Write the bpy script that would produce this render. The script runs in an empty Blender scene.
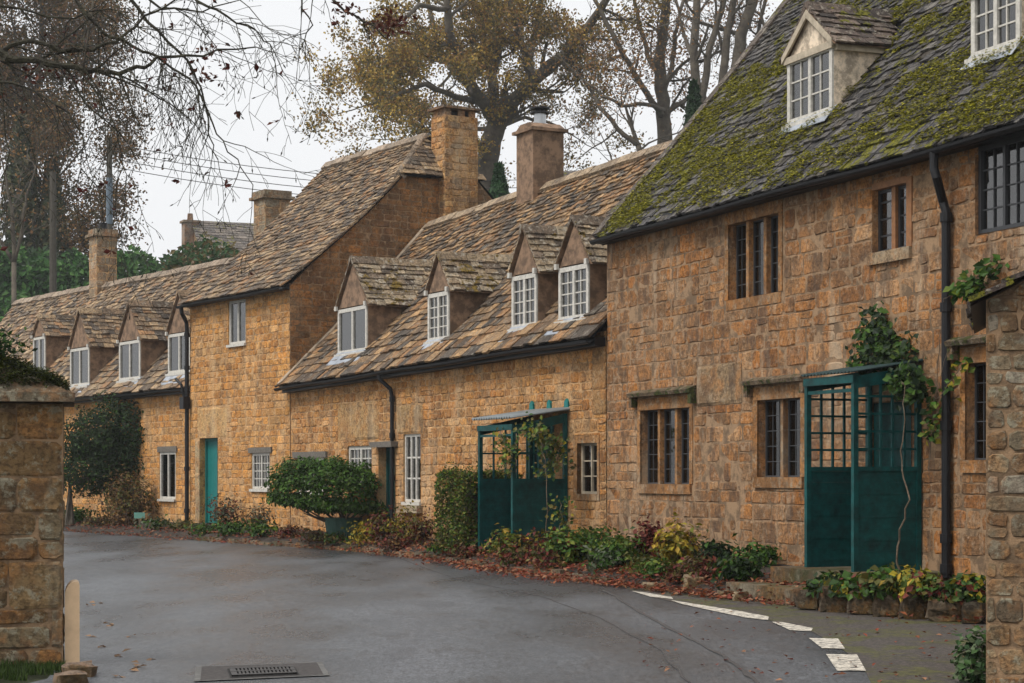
import bpy, math, random
from mathutils import Vector, Matrix, noise
random.seed(11)
R = random.random
def U_(a, b): return a + (b - a) * R()
SC = bpy.context.scene
COL = SC.collection
F, CX, HY, EYE = 2000.0, 512.0, 475.0, 1.45
V = Vector
Z = V((0, 0, 1))

# ------------------------------------------------------------------ materials
def mat(name):
    m = bpy.data.materials.new(name); m.use_nodes = True
    nt = m.node_tree; b = nt.nodes['Principled BSDF']
    return m, nt, b
def N(nt, typ, **kw):
    n = nt.nodes.new(typ)
    for k, v in kw.items():
        if k in n.inputs: n.inputs[k].default_value = v
        else: setattr(n, k, v)
    return n
def noise_tex(nt, scale, detail=4, rough=.6, obj=True, vec=None):
    t = N(nt, 'ShaderNodeTexNoise'); t.inputs['Scale'].default_value = scale
    t.inputs['Detail'].default_value = detail; t.inputs['Roughness'].default_value = rough
    if vec is None:
        c = N(nt, 'ShaderNodeTexCoord'); vec = c.outputs['Object']
    nt.links.new(vec, t.inputs['Vector']); return t.outputs['Fac']
def ramp(nt, fac, stops):
    r = N(nt, 'ShaderNodeValToRGB'); e = r.color_ramp.elements
    while len(e) < len(stops): e.new(.5)
    for i, (p, c) in enumerate(stops):
        e[i].position = p
        if not isinstance(c, (tuple, list)): c = (c, c, c)
        e[i].color = (*c[:3], 1)
    nt.links.new(fac, r.inputs['Fac']); return r.outputs['Color']
def mix(nt, fac, a, b, mode='MIX'):
    m = N(nt, 'ShaderNodeMix', data_type='RGBA', blend_type=mode)
    for s, v in ((0, fac), (6, a), (7, b)):
        if hasattr(v, 'links') or hasattr(v, 'is_linked'): nt.links.new(v, m.inputs[s])
        else: m.inputs[s].default_value = (*v, 1) if isinstance(v, (tuple, list)) else v
    return m.outputs[2]
def bump(nt, b, h, strength=.4, dist=.02):
    bp = N(nt, 'ShaderNodeBump'); bp.inputs['Strength'].default_value = strength; bp.inputs['Distance'].default_value = dist
    nt.links.new(h, bp.inputs['Height']); nt.links.new(bp.outputs[0], b.inputs['Normal'])
def attr(nt):
    return N(nt, 'ShaderNodeAttribute', attribute_name='col').outputs['Color']

def stone_mat(name, stain=(.10, .075, .05), stain_amt=.55, lichen=(.36, .33, .25), lich=.5, bs=.7, dark=.5, warm=(.56, .22, .05), warm_amt=.4, pale=.7):
    m, nt, b = mat(name)
    c = attr(nt)
    c = mix(nt, ramp(nt, noise_tex(nt, 3.1, 4, .6), [(.47, 0.0), (.60, warm_amt)]), c, warm)
    c = mix(nt, ramp(nt, noise_tex(nt, 24, 5, .7), [(.40, dark), (.50, .9), (.60, 1.0)]), (0, 0, 0), c, 'MIX')
    c = mix(nt, ramp(nt, noise_tex(nt, .8, 5, .65), [(.48, 0.0), (.62, stain_amt)]), c, stain)
    c = mix(nt, ramp(nt, noise_tex(nt, 9, 6, .75), [(.53, 0.0), (.60, lich)]), c, lichen)
    c = mix(nt, ramp(nt, noise_tex(nt, 6.5, 8, .8), [(.525, 0.0), (.575, .55)]), c, (.085, .05, .03))
    mpv = N(nt, 'ShaderNodeMapping'); tcv = N(nt, 'ShaderNodeTexCoord'); nt.links.new(tcv.outputs['Object'], mpv.inputs['Vector']); mpv.inputs['Scale'].default_value = (1, 1, .22); mpv.inputs['Location'].default_value = (3.7, 1.3, 5.1)
    c = mix(nt, ramp(nt, noise_tex(nt, 1.9, 5, .65, vec=mpv.outputs[0]), [(.53, 0.0), (.64, .5 * pale)]), c, tuple(min(.7, x * 1.0) for x in lichen))
    mpw = N(nt, 'ShaderNodeMapping'); nt.links.new(tcv.outputs['Object'], mpw.inputs['Vector']); mpw.inputs['Scale'].default_value = (1, 1, .3); mpw.inputs['Location'].default_value = (9.1, 4.3, 2.2)
    c = mix(nt, ramp(nt, noise_tex(nt, 2.6, 6, .7, vec=mpw.outputs[0]), [(.53, 0.0), (.61, .55 * pale)]), c, (.10, .065, .045))
    nt.links.new(c, b.inputs['Base Color']); b.inputs['Roughness'].default_value = .92
    b.inputs['Specular IOR Level'].default_value = .2
    bump(nt, b, noise_tex(nt, 16, 7, .74), bs, .07)
    return m
M = {}
M['stone_r'] = stone_mat('weathered_stone', stain=(.14, .085, .05), stain_amt=.6, lichen=(.46, .36, .25), lich=.4, pale=1.3)
M['stone_m'] = stone_mat('honey_stone', stain=(.30, .16, .07), stain_amt=.35, lichen=(.60, .46, .30), lich=.3)
M['stone_t'] = stone_mat('golden_stone', stain=(.42, .25, .11), stain_amt=.35, lichen=(.62, .46, .28), lich=.3, dark=.6)
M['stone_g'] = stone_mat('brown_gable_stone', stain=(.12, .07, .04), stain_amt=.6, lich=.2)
M['stone_lich'] = stone_mat('lichened_stone', stain=(.10, .075, .045), stain_amt=.5, lichen=(.36, .34, .25), lich=.6)
M['stone_ashlar'] = stone_mat('dressed_stone', stain=(.14, .07, .03), stain_amt=.75, lich=.4, bs=.5, dark=.5)
def mortar(name, c1):
    m, nt, b = mat(name)
    c = mix(nt, ramp(nt, noise_tex(nt, 5, 6, .7), [(.42, .45), (.56, 1.0)]), (0, 0, 0), c1)
    nt.links.new(c, b.inputs['Base Color']); b.inputs['Roughness'].default_value = .95
    bump(nt, b, noise_tex(nt, 60, 5, .7), .6, .02); return m
M['mortar'] = mortar('lime_mortar', (.50, .30, .14))
M['mortar_dark'] = mortar('old_mortar', (.30, .19, .105))
M['render'] = mortar('brown_render', (.25, .155, .095))
M['render_pale'] = mortar('cream_render', (.80, .66, .50))
M['cement'] = mortar('cement_fillet', (.36, .28, .20))
M['lead'], nt, b = mat('lead_sheet'); c = ramp(nt, noise_tex(nt, 6), [(.3, (.22, .24, .27)), (.7, (.42, .45, .50))]); nt.links.new(c, b.inputs['Base Color']); b.inputs['Roughness'].default_value = .5; b.inputs['Metallic'].default_value = .3
def slate_mat(name, moss=0, mosscol=((.06, .065, .006), (.26, .24, .014)), lich=.4, stain=.5):
    m, nt, b = mat(name)
    c = attr(nt)
    c = mix(nt, ramp(nt, noise_tex(nt, 20, 5, .7), [(.40, .4), (.58, 1.0)]), (0, 0, 0), c)
    c = mix(nt, ramp(nt, noise_tex(nt, 2.2, 5, .65), [(.48, 0.0), (.62, stain)]), c, (.04, .03, .024))
    c = mix(nt, ramp(nt, noise_tex(nt, 9, 6, .75), [(.55, 0.0), (.60, lich)]), c, (.42, .38, .31))
    b.inputs['Roughness'].default_value = .75; b.inputs['Specular IOR Level'].default_value = .3
    h = noise_tex(nt, 16, 6, .75)
    if moss:
        g = noise_tex(nt, .9, 3, .6); g2 = noise_tex(nt, 6, 5, .65)
        s = N(nt, 'ShaderNodeMath', operation='MULTIPLY_ADD'); nt.links.new(g2, s.inputs[0]); s.inputs[1].default_value = 1.3
        nt.links.new(g, s.inputs[2])
        f = ramp(nt, s.outputs[0], [(.5, 0.0), (.5, 0.0)])
        r = f.node.color_ramp.elements; s.use_clamp = False
        sc = N(nt, 'ShaderNodeMath', operation='MULTIPLY'); nt.links.new(s.outputs[0], sc.inputs[0]); sc.inputs[1].default_value = .5
        nt.links.new(sc.outputs[0], f.node.inputs[0])
        r[0].position = .655 - .06 * moss; r[1].position = .685 - .06 * moss; r[1].color = (1, 1, 1, 1)
        mc = ramp(nt, noise_tex(nt, 22, 5, .75), [(.40, mosscol[0]), (.58, mosscol[1])])
        c = mix(nt, f, c, mc)
        ad = N(nt, 'ShaderNodeMath', operation='MULTIPLY_ADD'); nt.links.new(f, ad.inputs[0]); nt.links.new(h, ad.inputs[1]); nt.links.new(h, ad.inputs[2]); h = ad.outputs[0]
    nt.links.new(c, b.inputs['Base Color'])
    bump(nt, b, h, 1.0, .05); return m
M['slate'] = slate_mat('stone_slate')
M['slate_lich'] = slate_mat('lichened_slate', lich=.8, moss=.2, mosscol=((.10, .07, .012), (.30, .19, .03)))
M['slate_moss'] = slate_mat('mossy_slate', moss=.6, lich=.3, stain=.2)
M['slate_dark'] = slate_mat('dark_slate', moss=.2, lich=.6)
def plain(name, col, rough=.6, var=.25, sc=9, metal=0, bs=.15, spec=.5):
    m, nt, b = mat(name)
    c = mix(nt, ramp(nt, noise_tex(nt, sc, 6, .7), [(.3, 1 - var), (.7, 1.0)]), (0, 0, 0), col)
    nt.links.new(c, b.inputs['Base Color']); b.inputs['Roughness'].default_value = rough; b.inputs['Metallic'].default_value = metal
    b.inputs['Specular IOR Level'].default_value = spec
    bump(nt, b, noise_tex(nt, sc * 5, 4), bs, .01); return m
M['white'] = plain('old_white_paint', (.62, .59, .53), .6, .45, 16)
M['cream'] = plain('cream_paint', (.50, .42, .31), .7, .5)
M['creamboard'] = plain('peach_cream_paint', (.72, .50, .30), .6, .25, 5)
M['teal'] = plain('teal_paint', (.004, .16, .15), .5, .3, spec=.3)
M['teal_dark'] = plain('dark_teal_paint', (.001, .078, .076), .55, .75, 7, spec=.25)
M['black'] = plain('black_cast_iron', (.008, .008, .010), .5, .3, spec=.3)
M['leadbar'] = plain('dark_window_bars', (.05, .052, .056), .5)
M['iron_window'] = plain('dark_metal_window', (.022, .023, .026), .45)
M['wood'] = plain('orange_oak', (.30, .13, .045), .7, .5, 14)
M['wood_grey'] = plain('weathered_lintel', (.17, .15, .125), .85, .6, 20, bs=.5)
M['dark'] = plain('painted_darkness', (.012, .011, .010), .9)  # near-black colour stands in for the darkness of unlit rooms and hollows
M['curtain'] = plain('curtain_with_sky_tone', (.62, .64, .63), .9, .35, 8)  # net curtains; their pale tone also stands in for sky reflected in panes
M['curtain_dim'] = plain('brown_curtain', (.20, .15, .11), .9, .5, 8)
M['zinc'] = plain('corrugated_sheet', (.30, .33, .34), .45, .3, 6, metal=.4)
M['roofsheet'] = plain('dark_corrugated_sheet', (.02, .05, .05), .6, .5, 6)
M['pot'] = plain('faded_green_tub', (.035, .10, .075), .75, .5, 7)
M['metal'] = plain('galvanised_flue', (.45, .46, .47), .3, .2, 8, metal=.9)
M['concrete'] = plain('pale_concrete', (.17, .165, .155), .85, .7, 12, bs=.4)
M['grate'] = plain('iron_grate', (.05, .045, .042), .5, .5, 40, metal=.5)
M['wire'] = plain('cable', (.05, .05, .05), .6)
M['polewood'] = plain('utility_pole_wood', (.075, .065, .05), .9, .4, 8)
M['pipe_blue'] = plain('blue_grey_sleeve', (.10, .14, .18), .5)
def foliage(name, rough=.55, trans=.25):
    m, nt, b = mat(name)
    a = attr(nt)
    c = mix(nt, ramp(nt, noise_tex(nt, 6, 4), [(.3, .6), (.7, 1.0)]), (0, 0, 0), a)
    nt.links.new(c, b.inputs['Base Color']); b.inputs['Roughness'].default_value = rough
    b.inputs['Specular IOR Level'].default_value = .2
    t = N(nt, 'ShaderNodeBsdfTranslucent'); nt.links.new(c, t.inputs['Color'])
    mx = N(nt, 'ShaderNodeMixShader'); mx.inputs[0].default_value = trans
    nt.links.new(b.outputs[0], mx.inputs[1]); nt.links.new(t.outputs[0], mx.inputs[2])
    nt.links.new(mx.outputs[0], nt.nodes['Material Output'].inputs['Surface']); return m
M['leaf'] = foliage('leaf')
def bark(name, a, b_, sc=6):
    m, nt, b = mat(name)
    c = ramp(nt, noise_tex(nt, sc, 7, .7), [(.35, a), (.65, b_)])
    nt.links.new(c, b.inputs['Base Color']); b.inputs['Roughness'].default_value = .95
    bump(nt, b, noise_tex(nt, sc * 3, 6), .8, .05); return m
M['bark'] = bark('bark', (.05, .04, .03), (.115, .095, .07), 3)
M['twig'] = bark('dark_twig_bark', (.018, .014, .012), (.06, .055, .03), 12)
M['stem'] = bark('pale_stem', (.10, .075, .05), (.20, .15, .10), 20)
M['soil'] = bark('damp_soil', (.014, .010, .007), (.045, .03, .02), 5)
def glassm(name, tint=.75, base=.10, rough=.04):
    m, nt, b = mat(name); nt.nodes.remove(b)
    t = N(nt, 'ShaderNodeBsdfTransparent'); t.inputs['Color'].default_value = (tint, tint, tint * 1.0, 1)
    g = N(nt, 'ShaderNodeBsdfGlossy'); g.inputs['Roughness'].default_value = rough
    l = N(nt, 'ShaderNodeFresnel'); l.inputs['IOR'].default_value = 1.5
    ad = N(nt, 'ShaderNodeMath', operation='ADD'); nt.links.new(l.outputs[0], ad.inputs[0]); ad.inputs[1].default_value = base
    bp = N(nt, 'ShaderNodeBump'); bp.inputs['Strength'].default_value = .08; nt.links.new(noise_tex(nt, 5, 2), bp.inputs['Height']); nt.links.new(bp.outputs[0], g.inputs['Normal'])
    mx = N(nt, 'ShaderNodeMixShader'); nt.links.new(ad.outputs[0], mx.inputs[0]); nt.links.new(t.outputs[0], mx.inputs[1]); nt.links.new(g.outputs[0], mx.inputs[2])
    nt.links.new(mx.outputs[0], nt.nodes['Material Output'].inputs['Surface']); return m
M['glass'] = glassm('window_glass')
M['glass_dark'] = glassm('old_dark_glass', .5, .02)
# road
m, nt, b = mat('wet_asphalt'); M['road'] = m
tcg = N(nt, 'ShaderNodeTexCoord'); mpg = N(nt, 'ShaderNodeMapping'); mpg.inputs['Scale'].default_value = (1, .3, 1); nt.links.new(tcg.outputs['Object'], mpg.inputs['Vector']); GR = mpg.outputs[0]
c = ramp(nt, noise_tex(nt, 45, 3, .85, vec=GR), [(.38, (.034, .037, .042)), (.62, (.098, .105, .115))])
tc = N(nt, 'ShaderNodeTexCoord'); mp = N(nt, 'ShaderNodeMapping'); mp.inputs['Rotation'].default_value = (0, 0, math.radians(17)); mp.inputs['Scale'].default_value = (1, .32, 1)
nt.links.new(tc.outputs['Object'], mp.inputs['Vector'])
st = noise_tex(nt, .55, 6, .65, vec=mp.outputs[0])
worn = ramp(nt, st, [(.42, .6), (.50, .95), (.58, 1.4)])
c = mix(nt, 1.0, c, worn, 'MULTIPLY')
c = mix(nt, 1.0, c, ramp(nt, noise_tex(nt, 17, 4, .85, vec=GR), [(.38, .7), (.5, 1.0), (.62, 1.35)]), 'MULTIPLY')
c = mix(nt, ramp(nt, noise_tex(nt, 2.2, 6, .7, vec=mp.outputs[0]), [(.47, 0.0), (.60, .5)]), c, (.032, .035, .040))
nt.links.new(c, b.inputs['Base Color'])
nt.links.new(ramp(nt, st, [(.43, .27), (.56, .42)]), b.inputs['Roughness'])
bump(nt, b, noise_tex(nt, 60, 4, .8), .5, .02)
m, nt, b = mat('mossy_asphalt'); M['forecourt'] = m
c = ramp(nt, noise_tex(nt, 26, 5, .85), [(.42, (.018, .015, .013)), (.58, (.10, .082, .07))])
g = ramp(nt, noise_tex(nt, 1.6, 7, .7), [(.49, 0.0), (.57, .85)])
c = mix(nt, g, c, ramp(nt, noise_tex(nt, 12, 5, .8), [(.42, (.03, .028, .01)), (.58, (.10, .10, .015))])); nt.links.new(c, b.inputs['Base Color']); b.inputs['Roughness'].default_value = .7
bump(nt, b, noise_tex(nt, 90, 5, .8), .7, .015)
m, nt, b = mat('worn_white_line'); M['paint'] = m
c = ramp(nt, noise_tex(nt, 11, 8, .85), [(.455, (.09, .085, .08)), (.49, (.46, .42, .35)), (.56, (.66, .61, .52))])
nt.links.new(c, b.inputs['Base Color']); b.inputs['Roughness'].default_value = .7
m, nt, b = mat('rough_grass'); M['grass'] = m
c = ramp(nt, noise_tex(nt, 3, 8, .8), [(.3, (.018, .022, .008)), (.7, (.06, .075, .02))])
nt.links.new(c, b.inputs['Base Color']); b.inputs['Roughness'].default_value = .9
bump(nt, b, noise_tex(nt, 30, 6, .8), 1, .05)

# ------------------------------------------------------------------ mesh builder
class MB:
    def __init__(s): s.v = []; s.f = []; s.c = []; s.m = []
    def poly(s, pts, col=(.5, .5, .5), mi=0):
        i = len(s.v); s.v.extend(pts); s.f.append(tuple(range(i, i + len(pts)))); s.c.append(col); s.m.append(mi)
    def solid(s, P, col=(.5, .5, .5), mi=0):        # 8 corners: 0-3 one side ring, 4-7 other side ring
        i = len(s.v); s.v.extend(P)
        for q in ((3, 2, 1, 0), (4, 5, 6, 7), (0, 1, 5, 4), (1, 2, 6, 5), (2, 3, 7, 6), (3, 0, 4, 7)):
            s.f.append(tuple(i + k for k in q)); s.c.append(col); s.m.append(mi)
    def box(s, pos, u0, u1, v0, v1, o0, o1, col=(.5, .5, .5), mi=0, jit=0):
        j = (lambda: U_(-jit, jit)) if jit else (lambda: 0)
        s.solid([pos(u + j(), v + j(), o + j()) for o in (o0, o1) for (u, v) in ((u0, v0), (u1, v0), (u1, v1), (u0, v1))], col, mi)
    def prism(s, pos, pts, o0, o1, col=(.5, .5, .5), mi=0):
        n = len(pts); i = len(s.v)
        s.v.extend([pos(u, v, o0) for u, v in pts] + [pos(u, v, o1) for u, v in pts])
        s.f.append(tuple(range(i + n - 1, i - 1, -1))); s.f.append(tuple(range(i + n, i + 2 * n)))
        s.c += [col] * (n + 2); s.m += [mi] * (n + 2)
        for k in range(n):
            k2 = (k + 1) % n; s.f.append((i + k, i + k2, i + n + k2, i + n + k))
    def tube(s, pts, rad, sides=6, col=(.3, .3, .3), mi=0):
        rings = []; pts = [V(p) for p in pts]; up = V((.3, .2, .9)).normalized()
        for k, p in enumerate(pts):
            d = (pts[min(k + 1, len(pts) - 1)] - pts[max(k - 1, 0)])
            if d.length < 1e-6: d = V((0, 0, 1))
            d.normalize(); a = d.cross(up)
            if a.length < .1: a = d.cross(V((1, 0, 0)))
            a.normalize(); b = d.cross(a); r = rad[k] if isinstance(rad, (list, tuple)) else rad
            i = len(s.v)
            s.v.extend([p + (a * math.cos(t) + b * math.sin(t)) * r for t in [2 * math.pi * q / sides for q in range(sides)]])
            rings.append(i)
        for k in range(len(rings) - 1):
            A, B = rings[k], rings[k + 1]
            for q in range(sides):
                q2 = (q + 1) % sides; s.f.append((A + q, A + q2, B + q2, B + q)); s.c.append(col); s.m.append(mi)
        for A, rev in ((rings[0], 1), (rings[-1], 0)):
            t = tuple(range(A, A + sides)); s.f.append(t[::-1] if rev else t); s.c.append(col); s.m.append(mi)
    def leaf(s, p, size, col, d=None, asp=.55, mi=0):
        if d is None: d = V((U_(-1, 1), U_(-1, 1), U_(-1, 1)))
        d.normalize()
        a = d.orthogonal().normalized(); a = (Matrix.Rotation(U_(0, 6.28), 3, d) @ a)
        w = d.cross(a) * size * asp; i = len(s.v)
        s.v.extend([p, p + a * size * .5 + w * .5 + d * size * .12, p + a * size, p + a * size * .5 - w * .5 + d * size * .12])
        s.f.append((i, i + 1, i + 2, i + 3)); s.c.append(col); s.m.append(mi)
    def build(s, name, mats, parent=None, loc=None, smooth=False):
        if not isinstance(mats, (list, tuple)): mats = [mats]
        me = bpy.data.meshes.new(name)
        o = bpy.data.objects.new(name, me); COL.objects.link(o)
        off = V((0, 0, 0))
        if parent is not None:
            o.parent = parent; off = wloc(parent)
        elif loc is not None:
            o.location = loc; off = V(loc)
        me.from_pydata([tuple(V(p) - off) for p in s.v], [], s.f)
        for k in mats: me.materials.append(M[k] if isinstance(k, str) else k)
        me.polygons.foreach_set('material_index', s.m)
        if smooth: me.polygons.foreach_set('use_smooth', [True] * len(s.f))
        at = me.color_attributes.new('col', 'FLOAT_COLOR', 'CORNER')
        buf = []
        for fc, c in zip(s.f, s.c): buf.extend((c[0], c[1], c[2], 1.0) * len(fc))
        at.data.foreach_set('color', buf); me.update()
        return o
WL = {}
def wloc(o):
    l = V(o.location)
    while o.parent is not None:
        o = o.parent; l += V(o.location)
    return l
def tag(o, label=None, cat=None, group=None, kind=None):
    if label: o['label'] = label
    if cat: o['category'] = cat
    if group: o['group'] = group
    if kind: o['kind'] = kind
    return o
def thing(name, loc, label, cat, group=None):
    o = bpy.data.objects.new(name, None); COL.objects.link(o); o.location = loc; o.empty_display_size = .2
    return tag(o, label, cat, group)
def ray(x, y): return V(((x - CX) / F, 1, (HY - y) / F))
def at(x, y, D): return V((0, 0, EYE)) + ray(x, y) * D
def G(x, y, z=0.0): return at(x, y, F * (EYE - z) / (y - HY))

class Fac:
    def __init__(s, x0, s0, x1, s1):
        s.A = V(((x0 - CX) / s0, F / s0, 0)); s.B = V(((x1 - CX) / s1, F / s1, 0))
        s.U = (s.B - s.A); s.L = s.U.length; s.U.normalize(); s.N = V((s.U.y, -s.U.x, 0))
        if s.N.dot(V((-1, -.4, 0))) < 0: s.N.negate()
    def pos(s, u, v, o=0): return s.A + s.U * u + s.N * o + Z * v
    def px(s, x, y, o=0):
        r = ray(x, y); rr = V((r.x, r.y, 0)); D = ((s.A + s.N * o).dot(s.N)) / rr.dot(s.N)
        P = V((0, 0, EYE)) + r * D
        return (P - s.A).dot(s.U), P.z
    def rect(s, x0, x1, yt, yb, o=0):       # y at mid x
        xm = (x0 + x1) / 2
        return s.px(x0, yt, o)[0], s.px(x1, yt, o)[0], s.px(xm, yb, o)[1], s.px(xm, yt, o)[1]
# lane-side facades, far to near
TL = Fac(-75, 30.1, 187, 42.0)
TT = Fac(190, 42.0, 290, 46.5)
TM = Fac(290, 46.5, 605, 65.0)
TR = Fac(607, 65.0, 1180, 65.0 * (1180 + 270) / (607 + 270))
TL.A -= TL.N * .35; TL.B -= TL.N * .35; TM.A -= TM.N * .02
BZ = .3

# ------------------------------------------------------------------ masonry
def clip(poly, outline):
    out = poly
    n = len(outline); area = sum(outline[i][0] * outline[(i + 1) % n][1] - outline[(i + 1) % n][0] * outline[i][1] for i in range(n))
    sg = 1 if area > 0 else -1
    for i in range(n):
        a, b = outline[i], outline[(i + 1) % n]; inp = out; out = []
        def side(p): return sg * ((b[0] - a[0]) * (p[1] - a[1]) - (b[1] - a[1]) * (p[0] - a[0]))
        for k in range(len(inp)):
            p, q = inp[k], inp[(k + 1) % len(inp)]; sp, sq = side(p), side(q)
            if sp >= 0: out.append(p)
            if (sp >= 0) != (sq >= 0):
                t = sp / (sp - sq); out.append((p[0] + t * (q[0] - p[0]), p[1] + t * (q[1] - p[1])))
        if not out: return []
    return out
def parea(p): return abs(sum(p[i][0] * p[(i + 1) % len(p)][1] - p[(i + 1) % len(p)][0] * p[i][1] for i in range(len(p)))) / 2
def jitc(c, a=.25): k = U_(1 - a, 1 + a); return (c[0] * k, c[1] * k, c[2] * k)
def pal_avg(p): return tuple(sum(c[i] for c in p) / len(p) for i in range(3))
def one_stone(mb, pos, poly, pal, prot, gap, rough=.013):
    if len(poly) < 3 or parea(poly) < .0022: return
    cx = sum(p[0] for p in poly) / len(poly); cy = sum(p[1] for p in poly) / len(poly)
    pts = []
    w = max(p[0] for p in poly) - min(p[0] for p in poly); h = max(p[1] for p in poly) - min(p[1] for p in poly)
    g = min(gap, w * .2, h * .2); ch = min(.032, w * .22, h * .22)
    for i in range(len(poly)):
        a, p, q = poly[i - 1], poly[i], poly[(i + 1) % len(poly)]
        for other in (a, q):
            d = math.hypot(other[0] - p[0], other[1] - p[1]) or 1
            k = min(ch * U_(.5, 1.4) / d, .4); pts.append([p[0] + (other[0] - p[0]) * k, p[1] + (other[1] - p[1]) * k])
        d = math.hypot(q[0] - p[0], q[1] - p[1])
        if d > .2:
            n = 1 if d < .35 else 2
            for k in range(n): t = (k + 1) / (n + 1) + U_(-.08, .08); pts.append([p[0] + (q[0] - p[0]) * t, p[1] + (q[1] - p[1]) * t])
    for p in pts:
        dx, dy = cx - p[0], cy - p[1]
        p[0] += (g if dx > 0 else -g) * (abs(dx) > .02) + U_(-rough, rough) * .6; p[1] += (g if dy > 0 else -g) * (abs(dy) > .02) + U_(-rough, rough) * .6
    pr = U_(*prot); c = random.choice(pal); k = random.gauss(1, .13); k = max(.6, min(1.3, k))
    hue = U_(-.05, .05); av = pal_avg(pal); c = tuple(x * .8 + y * .2 for x, y in zip(c, av)); col = (c[0] * k * (1 + hue), c[1] * k, c[2] * k * (1 - hue))
    tx, ty = U_(-.03, .03), U_(-.03, .03)
    n = len(pts); i0 = len(mb.v)
    for ring in range(3):
        for p in pts:
            if ring == 0: q, o = p, -.015
            elif ring == 1: q, o = p, pr - .012
            else:
                q = (p[0] + (cx - p[0]) * .11, p[1] + (cy - p[1]) * .14); o = pr + tx * (p[0] - cx) + ty * (p[1] - cy) + U_(-.003, .003)
            mb.v.append(pos(q[0], q[1], o))
    for ring in range(2):
        for k in range(n):
            k2 = (k + 1) % n; a = i0 + ring * n; mb.f.append((a + k, a + k2, a + n + k2, a + n + k)); mb.c.append(col); mb.m.append(0)
    mb.f.append(tuple(i0 + 2 * n + k for k in range(n))); mb.c.append(col); mb.m.append(0)
def stones(mb, pos, outline, holes=(), hr=(.11, .23), wr=(.18, .46), pal=((.4, .25, .12),), prot=(.004, .022), gap=.007, reg=None):
    us = [p[0] for p in outline]; vs = [p[1] for p in outline]
    v = min(vs); v1 = max(vs); u1 = max(us)
    while v < v1:
        h = U_(*hr)
        u = min(us) - U_(0, .1); edges = sorted({e for hh in holes for e in hh[:2] if hh[2] < v + h and hh[3] > v})
        while u < u1:
            w = U_(*wr) * (1 + .6 * (R() < .12)); ue = u + w
            for e in edges:
                if u + 1e-4 < e < ue + .08: ue = e; break
            um = (u + ue) / 2; segs = [(v, v + h)]
            for hh in holes:
                if hh[0] < um < hh[1]:
                    ns = []
                    for a, b in segs:
                        if hh[2] >= b or hh[3] <= a: ns.append((a, b)); continue
                        if hh[2] - a > .03: ns.append((a, hh[2]))
                        if b - hh[3] > .03: ns.append((hh[3], b))
                    segs = ns
            for a, b in segs:
                parts = [(u, ue, a, b)]
                if b - a > .17 and R() < .22:
                    mid = a + (b - a) * U_(.4, .6); parts = [(u, ue, a, mid), (u, ue, mid, b)]
                for (q0, q1, r0, r1) in parts:
                    p = clip([(q0, r0), (q1, r0), (q1, r1), (q0, r1)], outline)
                    one_stone(mb, pos, p, pal, prot, gap)
            u = ue
        v += h
def backing(mb, pos, outline, holes=(), depth=.18, mi=1, dark=2, rcol=(.4, .25, .12)):
    us = sorted({p[0] for p in outline} | {e for h in holes for e in h[:2]}); vs = sorted({p[1] for p in outline} | {e for h in holes for e in h[2:4]})
    for i in range(len(us) - 1):
        for j in range(len(vs) - 1):
            cu, cv = (us[i] + us[i + 1]) / 2, (vs[j] + vs[j + 1]) / 2
            if any(h[0] < cu < h[1] and h[2] < cv < h[3] for h in holes): continue
            p = clip([(us[i], vs[j]), (us[i + 1], vs[j]), (us[i + 1], vs[j + 1]), (us[i], vs[j + 1])], outline)
            if len(p) > 2: mb.poly([pos(a, b, 0) for a, b in p], (.3, .2, .1), mi)
    for h in holes:
        u0, u1, v0, v1 = h[:4]; q = [(u0, v0), (u1, v0), (u1, v1), (u0, v1)]; dd = h[4] if len(h) > 4 else depth
        for k in range(4):
            a, b = q[k], q[(k + 1) % 4]
            mb.poly([pos(*a, .012), pos(*b, .012), pos(*b, -dd), pos(*a, -dd)], rcol, 0)
            mb.poly([pos(*a, -dd), pos(*b, -dd), pos(*b, -dd - .5), pos(*a, -dd - .5)], rcol, dark)
        mb.poly([pos(a, b, -dd - .5) for a, b in q], rcol, dark)  # near-black niche back gives the opening its painted room darkness
PAL_R = ((0.383, 0.182, 0.068), (0.44, 0.182, 0.054), (0.309, 0.157, 0.073), (0.328, 0.188, 0.096), (0.487, 0.278, 0.136), (0.281, 0.112, 0.034), (0.402, 0.214, 0.096), (0.337, 0.193, 0.099), (0.225, 0.121, 0.058))
PAL_M = ((0.588, 0.284, 0.088), (0.627, 0.275, 0.072), (0.49, 0.239, 0.088), (0.529, 0.293, 0.12), (0.666, 0.387, 0.176), (0.451, 0.189, 0.052), (0.627, 0.324, 0.112), (0.392, 0.225, 0.104))
PAL_T = ((0.666, 0.309, 0.081), (0.725, 0.346, 0.098), (0.608, 0.278, 0.072), (0.627, 0.346, 0.136), (0.529, 0.232, 0.06), (0.725, 0.41, 0.17), (0.49, 0.273, 0.119))
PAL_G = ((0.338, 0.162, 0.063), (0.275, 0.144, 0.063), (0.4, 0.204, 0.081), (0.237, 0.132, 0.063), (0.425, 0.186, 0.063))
PAL_P = ((0.204, 0.119, 0.052), (0.162, 0.106, 0.056), (0.238, 0.153, 0.072), (0.136, 0.089, 0.048), (0.221, 0.162, 0.092))
PAL_C = ((0.55, 0.29, 0.108), (0.462, 0.24, 0.099), (0.638, 0.38, 0.162), (0.374, 0.21, 0.099), (0.33, 0.22, 0.135))
SL_T = ((0.31, 0.207, 0.121), (0.249, 0.166, 0.101), (0.396, 0.274, 0.156), (0.172, 0.12, 0.078), (0.464, 0.315, 0.179), (0.12, 0.091, 0.07), (0.361, 0.199, 0.094))
SL_M = ((0.299, 0.185, 0.094), (0.22, 0.139, 0.078), (0.387, 0.244, 0.125), (0.132, 0.092, 0.062), (0.475, 0.286, 0.133), (0.097, 0.076, 0.058), (0.352, 0.185, 0.078))
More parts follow.
